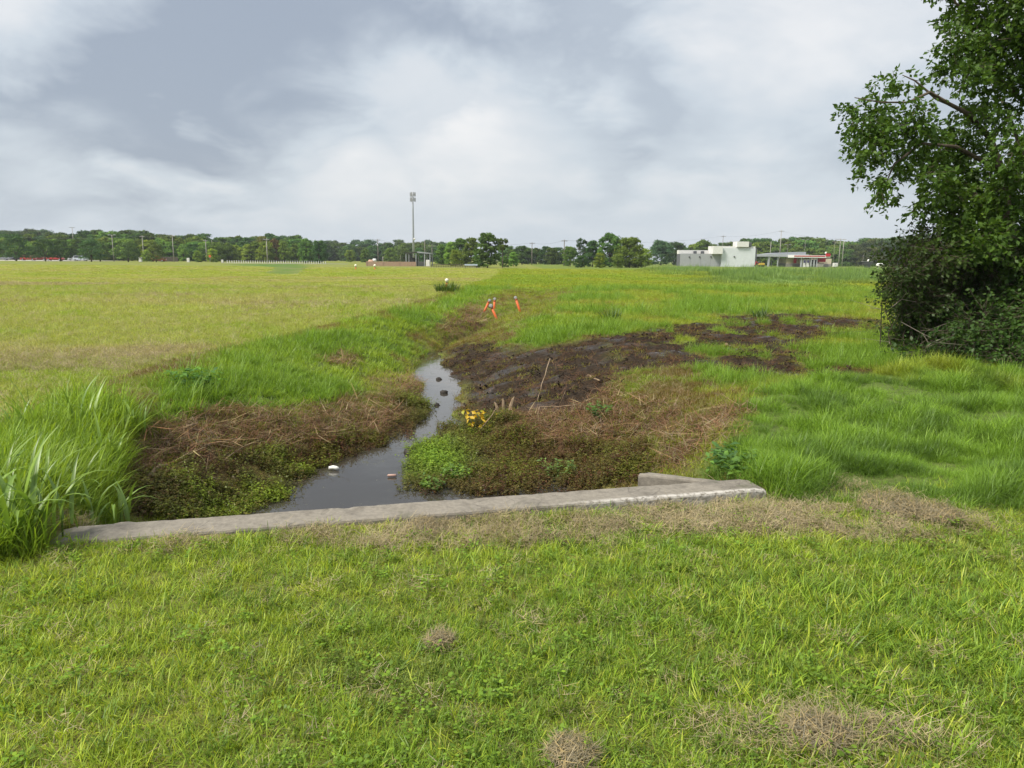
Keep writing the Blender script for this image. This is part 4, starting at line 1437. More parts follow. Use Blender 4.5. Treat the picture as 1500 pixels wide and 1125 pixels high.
def marker_light(base_px, head_px, label, globe=False, D=None, hr=.065, pr=.045):
    if D is None:
        p = gpt(*base_px)
    else:
        x = col_x(base_px[0], D); p = np.array([x, D, float(Hfull(np.array([x]), np.array([D]))[0])])
    hd = at_depth(head_px[0], head_px[1], p[1])
    o = thing('marker_light', label, 'marker light', tuple(p), 0, 'orange marker lights')
    v = Vector(hd) - Vector(p)
    n = v.normalized()
    MB().tube([tuple(-n * .12), tuple(n * .02), tuple(v - n * hr * .7)], [pr * 1.25, pr * 1.05, pr], 12).build('pole', M['orange'], o, True)
    if globe:
        MB().tube([tuple(v - n * hr * 1.3), tuple(v - n * hr * .6)], [pr * 1.2, pr * 1.5], 12).build('collar', M['lamp_grey'], o, True)
        MB().ball(tuple(v), hr, 16, 10).build('lamp_globe', M['globe'], o, True)
    else:
        MB().tube([tuple(v - n * hr * 1.5), tuple(v - n * hr * .75)], [pr * 1.15, pr * .8], 12).build('collar', M['dark_metal'], o, True)
        MB().tube([tuple(v + Vector((-hr * 1.1, .0, 0))), tuple(v + Vector((-hr * .8, 0, -hr * .9))), tuple(v - n * hr), tuple(v + Vector((hr * .8, 0, -hr * .9))), tuple(v + Vector((hr * 1.1, 0, 0)))], .012, 6).build('yoke', M['dark_metal'], o, True)
        fr = Vector((.1, -1, .12)).normalized()
        h = MB().tube([tuple(v + fr * hr * q) for q in (-1.05, -.9, -.5, .1, .5, .55)], [hr * .25, hr * .5, hr * .8, hr, hr, hr * .93], 18).build('lamp_head', M['lamp_grey'], o, True)
        MB().tube([tuple(v + fr * hr * q) for q in (.5, .58, .63)], [hr * .9, hr * .8, hr * .4], 18).build('lens', M['lens'], h, True)
        MB().tube([tuple(v + fr * hr * .53), tuple(v + fr * hr * .6)], [hr * 1.06, hr * 1.06], 18, False).build('rim', M['dark_metal'], h, True)
    return o


marker_light((709, 457), (717, 440), 'orange marker light leaning right, leftmost of the front three')
marker_light((724, 453), (724.5, 438), 'upright orange marker light standing behind the two crossed ones')
marker_light((728.5, 469), (719, 448), 'nearest orange marker light, leaning left across the one behind', hr=.08)
marker_light((762, 457), (755, 436), 'orange marker light leaning left, standing alone on the right')
marker_light((654, 428), (654.5, 410.5), 'orange marker light with cream globe in a grass clump', True, 41, hr=.105)
marker_light((521, 395), (521, 389), 'far cream globe marker light in the field, left of the pair', True, 112, hr=.2, pr=.08)
marker_light((549, 395), (549, 389), 'far cream globe marker light in front of the brown wall', True, 112, hr=.2, pr=.08)


def blade_thing(name, px, py, n, length, width, col, label, cat='grass clump', seed=0, D=None, spread=.3, lean=(.05, .6), group=None):
    p = gpt(px, py)
    o = thing(name, label, cat, tuple(p), 0, group)
    V, T, B = blades(n, length, width, lean, (.2, 1.0), spread, 900 + seed)
    m = mk('blades', V, T, M['own_grass'], o, attrs={'bv': ('FLOAT', 'POINT', B)})
    m.color = (*col, 1); m['kind'] = 'stuff'
    return o


M['own_grass'] = leaf_mat('own_grass', .35, .05)
blade_thing('grass_clump', 655, 428, 420, (.35, .75), (.02, .035), (.10, .17, .035), 'dark green weed clump round the cream globe marker light', seed=1, spread=.55)
blade_thing('grass_clump', 895, 470, 90, (.25, .5), (.015, .03), (.08, .15, .03), 'small dark tuft alone in the meadow beyond the mud', seed=2, spread=.25)
blade_thing('grass_clump', 1115, 466, 80, (.2, .42), (.015, .03), (.07, .13, .03), 'small dark tuft at the far edge of the mud', seed=3, spread=.25)

# ------------------------------------------------------------------ tall grass plants at the left end of the headwall
LEAFM = []
for i in range(6):
    gq = np.random.default_rng(700 + i)
    L = 1.0; segs = 7
    le, cu = gq.uniform(.08, .35), gq.uniform(.7, 2.0)
    V = []; px_ = pz_ = 0.0
    prof = [.55, .9, 1, .95, .8, .58, .3, .02]
    for k in range(segs + 1):
        if k:
            a = le + cu * ((k - .5) / segs) ** 1.4
            px_ += math.sin(a) * L / segs; pz_ += math.cos(a) * L / segs
        w_ = .028 * prof[k]
        V += [(px_, -w_, pz_ + w_ * .25), (px_, 0, pz_ - w_ * .2), (px_, w_, pz_ + w_ * .25)]
    Fq = []
    for k in range(segs):
        a = 3 * k
        Fq += [(a, a + 1, a + 4, a + 3), (a + 1, a + 2, a + 5, a + 4)]
    ob = mk('leaf', V, Fq, M['own_grass'], link=False, smooth=True, attrs={'bv': ('FLOAT', 'POINT', np.full(len(V), .35 + .08 * i))})
    LEAFM.append(ob.data)
STEM = mk('stem', *(lambda b: (b.V, b.F))(MB().tube([(0, 0, -.05), (.01, 0, .25), (.03, 0, .5)], [.006, .005, .003], 6)), M['own_grass'], link=False, smooth=True).data
for i, (px, py, h_, n, lb) in enumerate(((137, 786, .52, 10, 'tall broad leaved grass plant growing over the headwall, left of the pair'), (176, 781, .46, 10, 'tall broad leaved grass plant growing over the headwall, right of the pair'),
                              (20, 800, .60, 14, 'big broad leaved grass plant in the near left corner of the clump'), (58, 796, .55, 13, 'broad leaved grass plant left of the headwall end'),
                              (-15, 782, .62, 13, 'broad leaved grass plant cut by the left edge of the view'), (92, 790, .48, 11, 'broad leaved grass plant touching the headwall end'),
                              (40, 765, .55, 12, 'broad leaved grass plant in the middle of the near left clump'), (5, 745, .6, 12, 'broad leaved grass plant behind the near left corner clump'),
                              (75, 742, .5, 11, 'broad leaved grass plant above the headwall end'), (115, 735, .46, 11, 'broad leaved grass plant just behind the left wing wall'),
                              (160, 690, .5, 10, 'broad leaved grass plant at the edge of the left bank litter'), (205, 640, .55, 10, 'broad leaved grass plant at the right side of the tall left grass'),
                              (120, 640, .6, 10, 'broad leaved grass plant in the heart of the tall left grass'), (40, 650, .6, 10, 'broad leaved grass plant deep in the tall left grass near the view edge'))):
    p = gpt(px, py)
    o = thing('grass_plant', lb, 'grass plant', tuple(p), float(g.uniform(0, 6.28)), 'tall grass plants on the left')
    h_ *= .85
    c_ = np.array([.18, .29, .05]) * g.uniform(.85, 1.15)
    for k in range(n):
        tt = g.uniform(0, .45)
        lf = inst('leaf', LEAFM[int(g.integers(0, 6))], o, (g.normal(0, .05), g.normal(0, .05), tt * h_ * .8), (0, g.normal(0, .12), 2.4 * k + g.uniform(-.4, .4)), h_ * g.uniform(.75, 1.2))
        lf.color = (*(c_ * g.uniform(.85, 1.2)), 1)
    s_ = inst('stem', STEM, o, scl=(1, 1, h_ * 1.3)); s_.color = (*c_, 1)

# ------------------------------------------------------------------ plants and litter in the ditch
M['yellow_leaf'] = leaf_mat('yellow_leaf', .3, .05)
p = gpt(700, 628)
yp = thing('yellow_leaved_plant', 'small plant with bright yellow leaves at the right water edge', 'plant', tuple(p))
lf_me = mk('leaf', [(0, 0, 0), (.035, -.022, .01), (.07, 0, .0), (.035, .022, .01)], [(0, 1, 2, 3)], M['yellow_leaf'], link=False, attrs={'bv': ('FLOAT', 'POINT', np.full(4, .5))}).data
b = MB()
SPOT = [(683, 600), (685, 610), (694, 607), (700, 606), (698, 612), (706, 611), (710, 616), (690, 620), (708, 622), (733, 607), (714, 619), (704, 604)]
for k, (a, b_) in enumerate(SPOT):
    q = at_depth(a, b_, p[1] + g.uniform(-.25, .2)) - np.array(p)
    b.tube([(q[0] * .3, q[1] * .3, 0), (q[0] * .8, q[1] * .7, q[2] * .6), tuple(q)], [.005, .004, .002], 4, False)
    for j in range(5):
        l = inst('leaf', lf_me, yp, tuple(q + g.normal(0, .02, 3)), (g.normal(0, .7), g.normal(.3, .6), g.uniform(0, 6.28)), g.uniform(.8, 1.5))
        l.color = (.62, .42, .03, 1) if g.uniform() < .8 else (.4, .4, .04, 1)
bb = b.build('stems', M['bark'], yp); bb['kind'] = 'stuff'


def broad_weed(px, py, n, h_, size, col, label, seed):
    p = gpt(px, py)
    if p[2] < ZW: p = on_plane(px, py, ZW)
    o = thing('broadleaf_weed', label, 'weed', tuple(p), 0, None)
    V, T, B = leaf_sprigs(n, (h_ * .5, h_), (size * .7, size * 1.3), h_ * .8, seed, per=9)
    m = mk('foliage', V, T, M['own_grass'], o, attrs={'bv': ('FLOAT', 'POINT', B)})
    m.color = (*col, 1); m['kind'] = 'stuff'


broad_weed(1062, 694, 26, .28, .085, (.09, .20, .04), 'leafy green weed between the long grass and the headwall', 1)
broad_weed(1088, 700, 16, .22, .08, (.09, .19, .04), 'leafy weed right behind the headwall end', 2)
broad_weed(288, 572, 30, .34, .10, (.09, .21, .03), 'bright leafy weed clump on top of the left bank', 3)
broad_weed(665, 702, 40, .20, .05, (.14, .25, .035), 'bright green bushy water weed clump in front of the channel', 4)
broad_weed(632, 716, 26, .16, .05, (.13, .23, .035), 'bright green weed clump at the near right water edge', 5)
broad_weed(665, 655, 26, .16, .045, (.16, .22, .03), 'yellowish weed clump beside the stick over the channel', 6)
broad_weed(880, 610, 14, .25, .07, (.11, .22, .035), 'lone leafy sprig on the brown right bank', 7)
broad_weed(820, 700, 22, .3, .05, (.12, .2, .04), 'reedy weed clump standing behind the middle of the headwall', 8)

M['foam'] = plain('white_foam', (.8, .79, .74), .6, .08, 30)
M['pinkish'] = plain('faded_plastic', (.42, .27, .22), .5, .15, 20)
M['mud'] = plain('mud_clod', (.03, .024, .018), .7, .35, 15)
p = on_plane(489, 689, ZW)
MBb = MB().tube([(-.055, 0, .012), (-.05, 0, .03), (-.01, .005, .035), (.03, .0, .03), (.055, 0, .025), (.06, 0, .02)], [.008, .02, .025, .024, .016, .006], 12)
tag(MBb.build('foam_cup', M['foam'], None, True, loc=tuple(p)), 'small white cup floating at the left edge of the near water', 'cup')
p = on_plane(574, 699, ZW)
tag(MB().tube([(-.05, 0, .015), (-.045, 0, .02), (.04, .01, .02), (.055, .01, .016)], [.005, .015, .016, .006], 10).build('plastic_bottle', M['pinkish'], None, True, loc=tuple(p)), 'small faded brownish bottle among weeds right of the near water', 'bottle')
for px, py, s, lb in ((643, 556, .06, 'small dark mud clod in the upper channel water'), (650, 576, .07, 'biggest dark mud clod standing out of the channel'), (640, 594, .05, 'dark clod low in the channel near the weeds'), (603, 664, .09, 'dark clod at the narrows above the near water')):
    p = on_plane(px, py, ZW)
    b = MB().ball((0, 0, 0), s, 9, 6, (1.1, .8, .8))
    b.V = [tuple(np.array(v) * g.uniform(.75, 1.25)) for v in b.V]
    tag(b.build('mud_clod', M['mud'], None, True, loc=tuple(p)), lb, 'clod')

# heaps of dry clippings
for i, (px, py, r, h_, lb) in enumerate(((836, 1112, .10, .025, 'small heap of dry clippings at the bottom edge of the lawn'), (645, 942, .075, .02, 'small tan heap of clippings in the middle of the lawn'),
                                  (1305, 750, .26, .12, 'large heap of dry clippings below the long grass on the right'), (622, 772, .12, .05, 'small dark heap of clippings near the left of the headwall hay'),
                                  (742, 745, .14, .06, 'heap of clippings against the middle of the headwall'), (1370, 762, .2, .08, 'heap of dry clippings at the right end of the hay strip'), (1195, 1085, .12, .05, 'small flat heap of clippings in the lower right lawn'))):
    p = gpt(px, py)
    o = thing('clipping_heap', lb, 'clippings', tuple(p), 0, 'heaps of clippings')
    n = int(1500 * (r / .12) ** 1.4)
    V, T, B = blades(n, (.03, .08), (.0014, .0024), (1.0, 1.9), (-.6, .6), r * .85, 950 + i, flat=True)
    k = np.hypot(V[:, 0], V[:, 1]) / r
    V[:, 2] += h_ * np.clip(1 - k ** 2, 0, 1) * np.repeat(np.random.default_rng(i).uniform(.2, 1.1, n), 7)
    s_ = mk('strands', V, T, M['own_straw'] if 'own_straw' in M else M.setdefault('own_straw', leaf_mat('own_straw', .15, .02)), o, attrs={'bv': ('FLOAT', 'POINT', B)})
    s_.color = (.29, .245, .155, 1); s_['kind'] = 'stuff'

# ------------------------------------------------------------------ far left: car park, cars, light poles, posts
M['lot'] = plain('pale_concrete', (.42, .40, .35), .9, .1, .3)
xa, xb = col_x(-260, 250), col_x(128, 250)
tag(MB().box(((xa + xb) / 2, 254, -.02), (xb - xa, 46, .09)).build('parking_lot', M['lot']), kind='structure')
M['tyre'] = plain('tyre', (.02, .02, .02), .8)
t = NT('car_glass'); t.pbr(t.mix(t.noise(2, 2, .5, t.coord()), (.02, .025, .03), (.04, .045, .05)), .08); M['glass'] = t.m
M['head'] = plain('headlight', (.7, .7, .68), .2)


def paint(name, col):
    t = NT(name)
    n = t.noise(1.5, 3, .5, t.coord())
    m = t.pbr(t.mix(n, tuple(v * .9 for v in col), tuple(min(1, v * 1.08) for v in col)), .28, None, 0, .6)
    return m


PAINT = {k: paint('paint_' + k, c) for k, c in dict(red=(.42, .03, .03), dark_red=(.25, .025, .03), silver=(.55, .60, .66), white=(.78, .78, .77), grey=(.25, .26, .28), black=(.03, .03, .035), yellow=(.65, .42, .04)).items()}
SHAPE = {
    'car': ([(-2.25, .3), (-2.3, .75), (-2.1, .92), (-1.2, .98), (1.0, .98), (2.1, .85), (2.28, .6), (2.25, .3)], [(-1.75, .97), (-1.05, 1.44), (.45, 1.46), (1.2, .97)]),
    'suv': ([(-2.3, .32), (-2.35, .95), (-2.2, 1.05), (1.15, 1.05), (2.15, .95), (2.32, .7), (2.3, .32)], [(-2.2, 1.04), (-1.95, 1.7), (.45, 1.72), (1.25, 1.04)]),
    'pickup': ([(-2.8, .45), (-2.8, 1.1), (-.7, 1.1), (1.3, 1.12), (2.6, 1.05), (2.8, .8), (2.78, .45)], [(-.75, 1.09), (-.6, 1.78), (.75, 1.8), (1.45, 1.1)]),
}


def car(px, D, kind, col, label, rz=0.0, name='parked_car', cat='car', z=.025):
    o = thing(name, label, cat, (col_x(px, D), D, z), rz, 'parked vehicles')
    bp, cp = SHAPE[kind]
    bd = MB().prism(bp, -.88, .88).prism([(x * .97 + .01, zz + (.0 if i in (0, 3) else .0)) for i, (x, zz) in enumerate(cp)], -.72, .72).build('body', PAINT[col], o, False, bevel=.06)
    b = MB()
    q = [(x * .9 + (.04 if x < 0 else -.02), .99 + (zz - cp[0][1]) * .85 + .08) for x, zz in cp]
    cxm = sum(v[0] for v in q) / 4
    for yv in (-.735, .735):
        w_ = MB().prism([(cxm + (x - cxm) * .95, zz) for x, zz in q], min(yv, yv * .97), max(yv, yv * .97)).build('side_window', M['glass'], o)
    L0, L1 = bp[0][0], bp[-1][0]
    for xv in (L0 * .64, L1 * .64):
        for yv in (-.82, .82):
            wh = MB().tube([(xv, yv - .1, .34), (xv, yv + .1, .34)], .34, 14).build('wheel', M['tyre'], o, True)
            MB().tube([(xv, yv + (.10 if yv > 0 else -.115), .34), (xv, yv + (.115 if yv > 0 else -.10), .34)], .2, 10).build('rim', M['galv'], wh, True)
    for yv in (-.6, .6):
        MB().box((L1 - .01, yv, .72), (.06, .3, .16)).build('headlight', M['head'], o)
    return o


car(2, 250, 'suv', 'grey', 'grey vehicle cut by the left edge of the view', .3)
car(17, 262, 'suv', 'grey', 'dusty grey vehicle second from the left edge', .5)
car(29, 262, 'car', 'black', 'black car behind the first car park tree', .8)
car(42, 252, 'suv', 'red', 'red vehicle, leftmost of the red row', .25)
car(58, 257, 'suv', 'dark_red', 'dark red vehicle between the two brighter red ones', .4)
car(81, 248, 'pickup', 'red', 'bright red pickup, rightmost of the red row', .1, 'parked_pickup', 'pickup')
car(110, 262, 'suv', 'white', 'white vehicle behind the silver car', .5)
car(118.5, 250, 'suv', 'silver', 'silver car parked alone right of the red row', .15)
car(231, 250, 'pickup', 'red', 'lone red vehicle behind the smallest car park tree', .1, 'parked_pickup', 'pickup', 0)
car(-25, 250, 'car', 'white', 'white car just outside the left edge of the view', .3)

M['pole_wood'] = plain('grey_pole', (.34, .32, .285), .8, .15, 1.0)
M['pole_dark'] = plain('weathered_pole', (.20, .18, .155), .85, .2, 1.0)
M['wire'] = plain('wire', (.10, .11, .12), .6)


def pole(name, px, top, D, label, r=.16, lamp=None, mat='pole_wood', arms=(), cat='pole', group=None, extra=None):
    x = col_x(px, D); h_ = hgt(px, top, D)
    o = thing(name, label, cat, (x, D, 0), 0, group)
    r *= .78
    MB().tube([(0, 0, -.2), (0, 0, h_ * .5), (0, 0, h_)], [r, r * .85, r * .65], 10).build('shaft', M[mat], o, True)
    if lamp:
        MB().box((0, 0, h_ - .1), (lamp * 2, .12, .12)).build('lamp_arm', M[mat], o)
        for s_ in (-1, 1):
            MB().box((s_ * lamp, 0, h_ - .02), (.75, .4, .18)).build('lamp_head', M['galv'], o, bevel=.03)
    for (dz, wd) in arms:
        MB().box((0, -.18, h_ - dz), (wd * 2, .12, .14)).build('crossarm', M[mat], o)
        for s_ in (-.9, -.45, .45, .9):
            MB().tube([(s_ * wd, -.18, h_ - dz + .07), (s_ * wd, -.18, h_ - dz + .28)], [.05, .03], 6).build('insulator', M['galv'], o, True)
    if extra:
        MB().tube([(0, -.4, h_ - extra - .9), (0, -.4, h_ - extra)], .32, 10).build('transformer', M['galv'], o, True)
    return np.array([x, D, h_])


pole('light_pole', 110, 333, 300, 'tallest light pole, leftmost over the wood', .2, .8, cat='light pole')
pole('light_pole', 167, 344, 236, 'pale light pole with a crosswise lamp head between car park trees', .16, .9, cat='light pole')
P1 = pole('utility_pole', 211, 345, 262, 'utility pole left of the smallest car park tree', .2, arms=((.4, .9),))
P2 = pole('utility_pole', 255, 344, 244, 'utility pole right of the smallest car park tree', .2, arms=((.4, .9),))
P3 = pole('utility_pole', 303, 351, 262, 'utility pole right of the orange topped sign', .2, arms=((.4, .8),))
pole('utility_pole', 312, 352, 282, 'thinner utility pole just right of the one by the sign', .16)
P4 = pole('utility_pole', 392, 349, 214, 'utility pole standing at the white post fence', .2, arms=((.4, .9),))
P5 = pole('utility_pole', 554, 350, 300, 'utility pole with a transformer left of the tower mast', .24, mat='pole_dark', arms=((.5, 1.1),), extra=2.2)
P6 = pole('utility_pole', 622.5, 352, 250, 'dark utility pole beside the open shelter', .2, mat='pole_dark')
P7 = pole('utility_pole', 633, 358, 240, 'utility pole with crossarm right of the open shelter', .17, mat='pole_dark', arms=((.6, 1.3),))
pole('short_post', 561, 376, 190, 'short pale post behind the brown wall', .12)
pole('short_post', 587, 374, 190, 'thin short post left of the open shelter', .07, mat='pole_dark')
P8 = pole('utility_pole', 779, 355, 262, 'left one of the two utility poles in the middle', .22, mat='pole_dark', arms=((.4, 1.0),))
P9 = pole('utility_pole', 826, 351, 215, 'right one of the two utility poles in the middle', .22, mat='pole_dark', arms=((.4, .9),))
pole('brace_pole', 829, 366, 217, 'shorter pole standing against the right middle utility pole', .14, mat='pole_dark')
P10 = pole('utility_pole', 1057, 345, 320, 'utility pole rising behind the white building', .2, mat='pole_dark', arms=((.4, 1.0),))
P11 = pole('utility_pole', 1141, 337, 300, 'tallest utility pole, behind the fuel station canopy', .24, arms=((.5, 1.2),))
pole('light_pole', 1127, 354, 292, 'grey pole left of the tallest one behind the canopy', .18, cat='light pole')
pole('light_pole', 1152, 358, 300, 'light pole with a flat twin head behind the canopy', .12, 1.0, mat='pole_dark', cat='light pole')
pole('light_pole', 1177, 351, 310, 'light pole with twin head right of the canopy roof peak', .12, 1.0, mat='pole_dark', cat='light pole')
P12 = pole('utility_pole', 1228, 349, 286, 'left pole of the frame with crossbars right of the fuel station', .2, arms=((.5, 2.2), (1.8, 2.2)))
P13 = pole('utility_pole', 1233, 350, 288, 'right pole of the frame with crossbars right of the fuel station', .2)
pole('utility_pole', 1220, 353, 300, 'thin dark pole just left of the crossbar frame', .12, mat='pole_dark', arms=((.3, 1.2),))
pole('short_post', 1263, 373, 270, 'short dark post beside the black roadside stand', .1, mat='pole_dark')


def wire(a, b, sag, label, r=.022, dz=-.2):
    a = Vector(a) + Vector((0, 0, dz)); b = Vector(b) + Vector((0, 0, dz))
    pts = [tuple(a.lerp(b, i / 10) - Vector((0, 0, sag * 4 * (i / 10) * (1 - i / 10))) - a) for i in range(11)]
    tag(MB().tube(pts, r, 4).build('power_line', M['wire'], None, True, loc=tuple(a)), label, 'power line', 'power lines')


wire(P1 + np.array([-60, 10, 0]), P1, 1.0, 'power line reaching the left edge over the car park trees')
wire(P1, P2, .6, 'power line between the poles around the smallest car park tree')
wire(P2, P3, .6, 'power line above the orange topped sign')
wire(P3, P4, .8, 'power line running to the pole at the white posts')
wire(P4, P5, 1.2, 'power line from the white posts to the transformer pole')
wire(P5, P6, 1.0, 'power line crossing in front of the tower mast')
wire(P6, P8, 1.2, 'power line above the middle copse')
wire(P8, P9, .8, 'power line between the two middle utility poles', dz=-.1)
wire(P9, P10, 1.5, 'power line from the middle poles to the white building')
wire(P10, P11, 1.0, 'power line above the white building roof')
wire(P11, P12, 1.0, 'power line from the tallest pole down to the crossbar frame')

# sign and boxes at the edge of the wood
D = 240
x = col_x(308, D)
o = thing('road_sign', 'small sign with an orange disc at the edge of the wood', 'sign', (x, D, 0))
MB().tube([(0, 0, 0), (0, 0, 1.9)], .06, 6).build('post', M['pole_wood'], o)
MB().tube([(0, -.05, 2.0), (0, -.0, 2.0)], .42, 14).build('disc', M['orange'], o)
M['whitepaint'] = plain('white_paint', (.74, .73, .70), .6, .08, 2)
for px, D, s, lb in ((206, 236, 1.0, 'white utility box on the grass right of the wide low tree'), (276, 238, .9, 'white utility box left of the orange topped sign'), (326, 238, .6, 'smallest white box right of the orange topped sign'), (627, 171, 1.0, 'white box under the right end of the open shelter')):
    o = thing('utility_box', lb, 'utility box', (col_x(px, D), D, 0))
    MB().box((0, 0, s * .75), (s * .85, .6, s * 1.5)).build('cabinet', M['whitepaint'], o, bevel=.03)
    MB().box((0, -.315, s * .75), (s * .7, .03, s * 1.25)).build('door', M['whitepaint'], o)
    MB().box((0, 0, .04), (s * 1.1, .85, .1)).build('plinth', M['lot'], o)
M['fencewood'] = plain('dark_fence', (.09, .075, .06), .85, .2, 1.5)
D = 262
o = thing('wooden_fence', 'dark wooden fence behind the lone red car', 'fence', (col_x(232, D), D, 0))
xw = col_x(262, D) - col_x(232, D)
bm = mk('board', *(lambda b: (b.V, b.F))(MB().box((0, 0, .85), (.16, .04, 1.7))), M['fencewood'], link=False).data
for k in range(int(xw / .19)):
    inst('board', bm, o, (k * .19, 0, 0), (0, 0, 0), (1, 1, float(g.uniform(.96, 1.04))))

D = 208
xa, xb = col_x(333, D), col_x(477, D)
o = thing('post_fence', 'row of short white posts on a white kerb before the wood', 'post fence', (xa, D, 0))
pm = mk('post', *(lambda b: (b.V, b.F))(MB().box((0, 0, .4), (.15, .15, .8)).box((0, 0, .83), (.19, .19, .06))), M['whitepaint'], link=False).data
for k in range(43):
    inst('post', pm, o, ((xb - xa) * k / 42, 0, 0), (0, 0, 0), (1, 1, float(g.uniform(.93, 1.05))))
MB().box(((xb - xa) / 2 + 2.5, -.5, .1), (xb - xa + 8, .3, .14)).build('kerb', M['lot'], o)

# ------------------------------------------------------------------ tower mast
D = 400
x = col_x(606, D); zt = hgt(605, 282, D)
o = thing('tower_mast', 'tall slim grey mobile tower mast above the middle wood', 'tower', (x, D, 0))
MB().tube([(0, 0, -.5), (0, 0, zt * .4), (0, 0, zt * .75), (0, 0, zt)], [.62, .5, .42, .34], 14).build('shaft', M['galv'], o, True)
pnl = mk('antenna_panel', *(lambda b: (b.V, b.F))(MB().box((0, 0, 0), (.42, .22, 2.1))), M['lamp_grey'], link=False).data
for dz in (1.0, 3.7):
    pf = MB()
    for k in range(3):
        a0 = 2.094 * k + .3; a1 = a0 + 2.094
        pf.tube([(1.35 * math.cos(a0), 1.35 * math.sin(a0), zt - dz), (1.35 * math.cos(a1), 1.35 * math.sin(a1), zt - dz)], .07, 6)
        pf.tube([(0, 0, zt - dz), (1.35 * math.cos(a0), 1.35 * math.sin(a0), zt - dz)], .08, 6)
    pf.build('platform', M['galv'], o)
    for k in range(9):
        a = 6.283 * k / 9 + .2
        inst('antenna_panel', pnl, o, (1.42 * math.cos(a), 1.42 * math.sin(a), zt - dz + float(g.uniform(-.15, .15))), (0, 0, a + 1.57))
MB().tube([(.62, -.3, zt * .335), (.62, -.75, zt * .335)], [.5, .55], 12).build('dish', M['whitepaint'], o, True)

# ------------------------------------------------------------------ brown wall, shelter and railing
M['brownwall'] = plain('tan_block', (.36, .245, .175), .9, .1, 2)
M['tan'] = plain('tan_earth', (.48, .31, .22), .9, .15, 1.5)
D = 168
xa, xb = col_x(537, D), col_x(609, D); zt = hgt(573, 383.3, D)
o = thing('brown_wall', 'low brown panel wall left of the open shelter', 'wall', (xa, D, 0))
npan = 12; pw = (xb - xa) / npan
pmn = mk('panel', *(lambda b: (b.V, b.F))(MB().box((0, 0, zt / 2 - .05), (pw - .04, .12, zt + .1))), M['brownwall'], link=False).data
for k in range(npan):
    inst('panel', pmn, o, (pw * (k + .5), 0, float(g.uniform(-.015, .015))))
cpm = mk('pilaster', *(lambda b: (b.V, b.F))(MB().box((0, 0, zt / 2), (.22, .2, zt + .08))), M['brownwall'], link=False).data
for k in range(0, npan + 1, 4):
    inst('pilaster', cpm, o, (pw * k, -.03, 0))
p = at_depth(543, 379, 176)
b = MB().ball((0, 0, 0), 1.0, 14, 8, (1.0, .8, 1.45))
b.V = [(v[0] * 1.05 * g.uniform(.92, 1.08), v[1], max(v[2], -.1) * g.uniform(.9, 1.08)) for v in b.V]
tag(b.build('earth_mound', M['tan'], None, True, loc=(p[0], 176, 0)), 'tan rounded heap behind the left end of the brown wall', 'heap')
p = at_depth(548.5, 379, 178)
o = thing('storage_tank', 'small white tank right of the tan heap behind the brown wall', 'tank', (p[0], 178, 0))
MB().tube([(-.42, 0, 1.25), (-.36, 0, 1.25), (.36, 0, 1.25), (.42, 0, 1.25)], [.25, .42, .42, .25], 12).build('drum', M['whitepaint'], o, True)
MB().box((-.25, 0, .45), (.12, .5, .9)).box((.25, 0, .45), (.12, .5, .9)).build('cradle', M['dark_metal'], o)

D = 172
o = thing('open_shelter', 'open sided shelter with a dark flat roof at the end of the brown wall', 'shelter', (col_x(594, D), D, 0))
X = lambda px: col_x(px, D) - col_x(594, D)
zr = hgt(605, 371, D)
MB().prism([(X(594), zr - .1), (X(611), zr + .2), (X(611), zr + .42), (X(594), zr + .1)], -.3, 5.2).build('roof', M['dark_metal'], o)
MB().prism([(X(611) + .01, zr + .1), (X(631), zr - .1), (X(631), zr + .05), (X(611) + .01, zr + .42)], -.2, 5.0).build('roof', M['galv'], o)
for px in (595, 609.5, 622, 630):
    for yv in (0, 4.8):
        MB().box((X(px), yv, zr / 2), (.2, .2, zr)).build('post', M['galv'], o)
MB().box((X(601), 4.9, 1.0), (X(609) - X(595), .1, 2.0)).build('back_screen', M['dark_metal'], o)
MB().box((X(616), 2.5, .55), (X(622) - X(611), 1.2, 1.1)).build('counter', M['lamp_grey'], o)
D = 150
o = thing('low_railing', 'low dark railing between the open shelter and the dark dominant tree', 'railing', (col_x(632, D), D, 0))
xw = col_x(700, D) - col_x(632, D)
pm = mk('baluster', *(lambda b: (b.V, b.F))(MB().box((0, 0, .3), (.09, .09, .6))), M['fencewood'], link=False).data
for k in range(28):
    inst('baluster', pm, o, (xw * k / 27, 0, 0))
for zv in (.28, .62):
    MB().box((xw / 2, .01, zv), (xw + .1, .12, .10)).build('rail', M['fencewood'], o)
M['paleblue'] = plain('pale_blue', (.45, .52, .60), .6)
o = thing('barrier', 'pale blue barrier before the dark dominant tree', 'barrier', (col_x(690, 147), 147, 0))
MB().box((0, 0, .62), (2.6, .1, .3)).build('board', M['paleblue'], o)
for s_ in (-1, 1):
    MB().box((s_ * 1.1, .08, .36), (.1, .1, .72)).build('leg', M['dark_metal'], o)

# tan house between the middle poles
D = 300
xh = col_x(811, D)
M['tanwall'] = plain('tan_wall', (.5, .43, .32), .85, .1, 1)
M['roofg'] = plain('brown_roof', (.22, .17, .14), .9, .15, 1)
o = thing('tan_house', 'small tan house with a gabled roof between the middle utility poles', 'house', (xh, D, 0))
zt = hgt(811, 380, D)
MB().box((0, 4, zt / 2), (3.8, 8, zt)).build('wall', M['tanwall'], o)
MB().prism([(-2.3, zt + .01), (0, zt + 1.3), (2.3, zt + .01)], -.4, 8.4).build('roof', M['roofg'], o)
for sx in (-.9, .9):
    wn_ = MB().box((sx, -.03, zt * .55), (.9, .06, 1.1)).build('window', M['glass'], o)
    MB().box((sx, -.05, zt * .55 - .62), (1.1, .12, .1)).build('sill', M['whitepaint'], wn_)
car(806, 290, 'suv', 'white', 'white car in front of the tan house', .2, z=0)

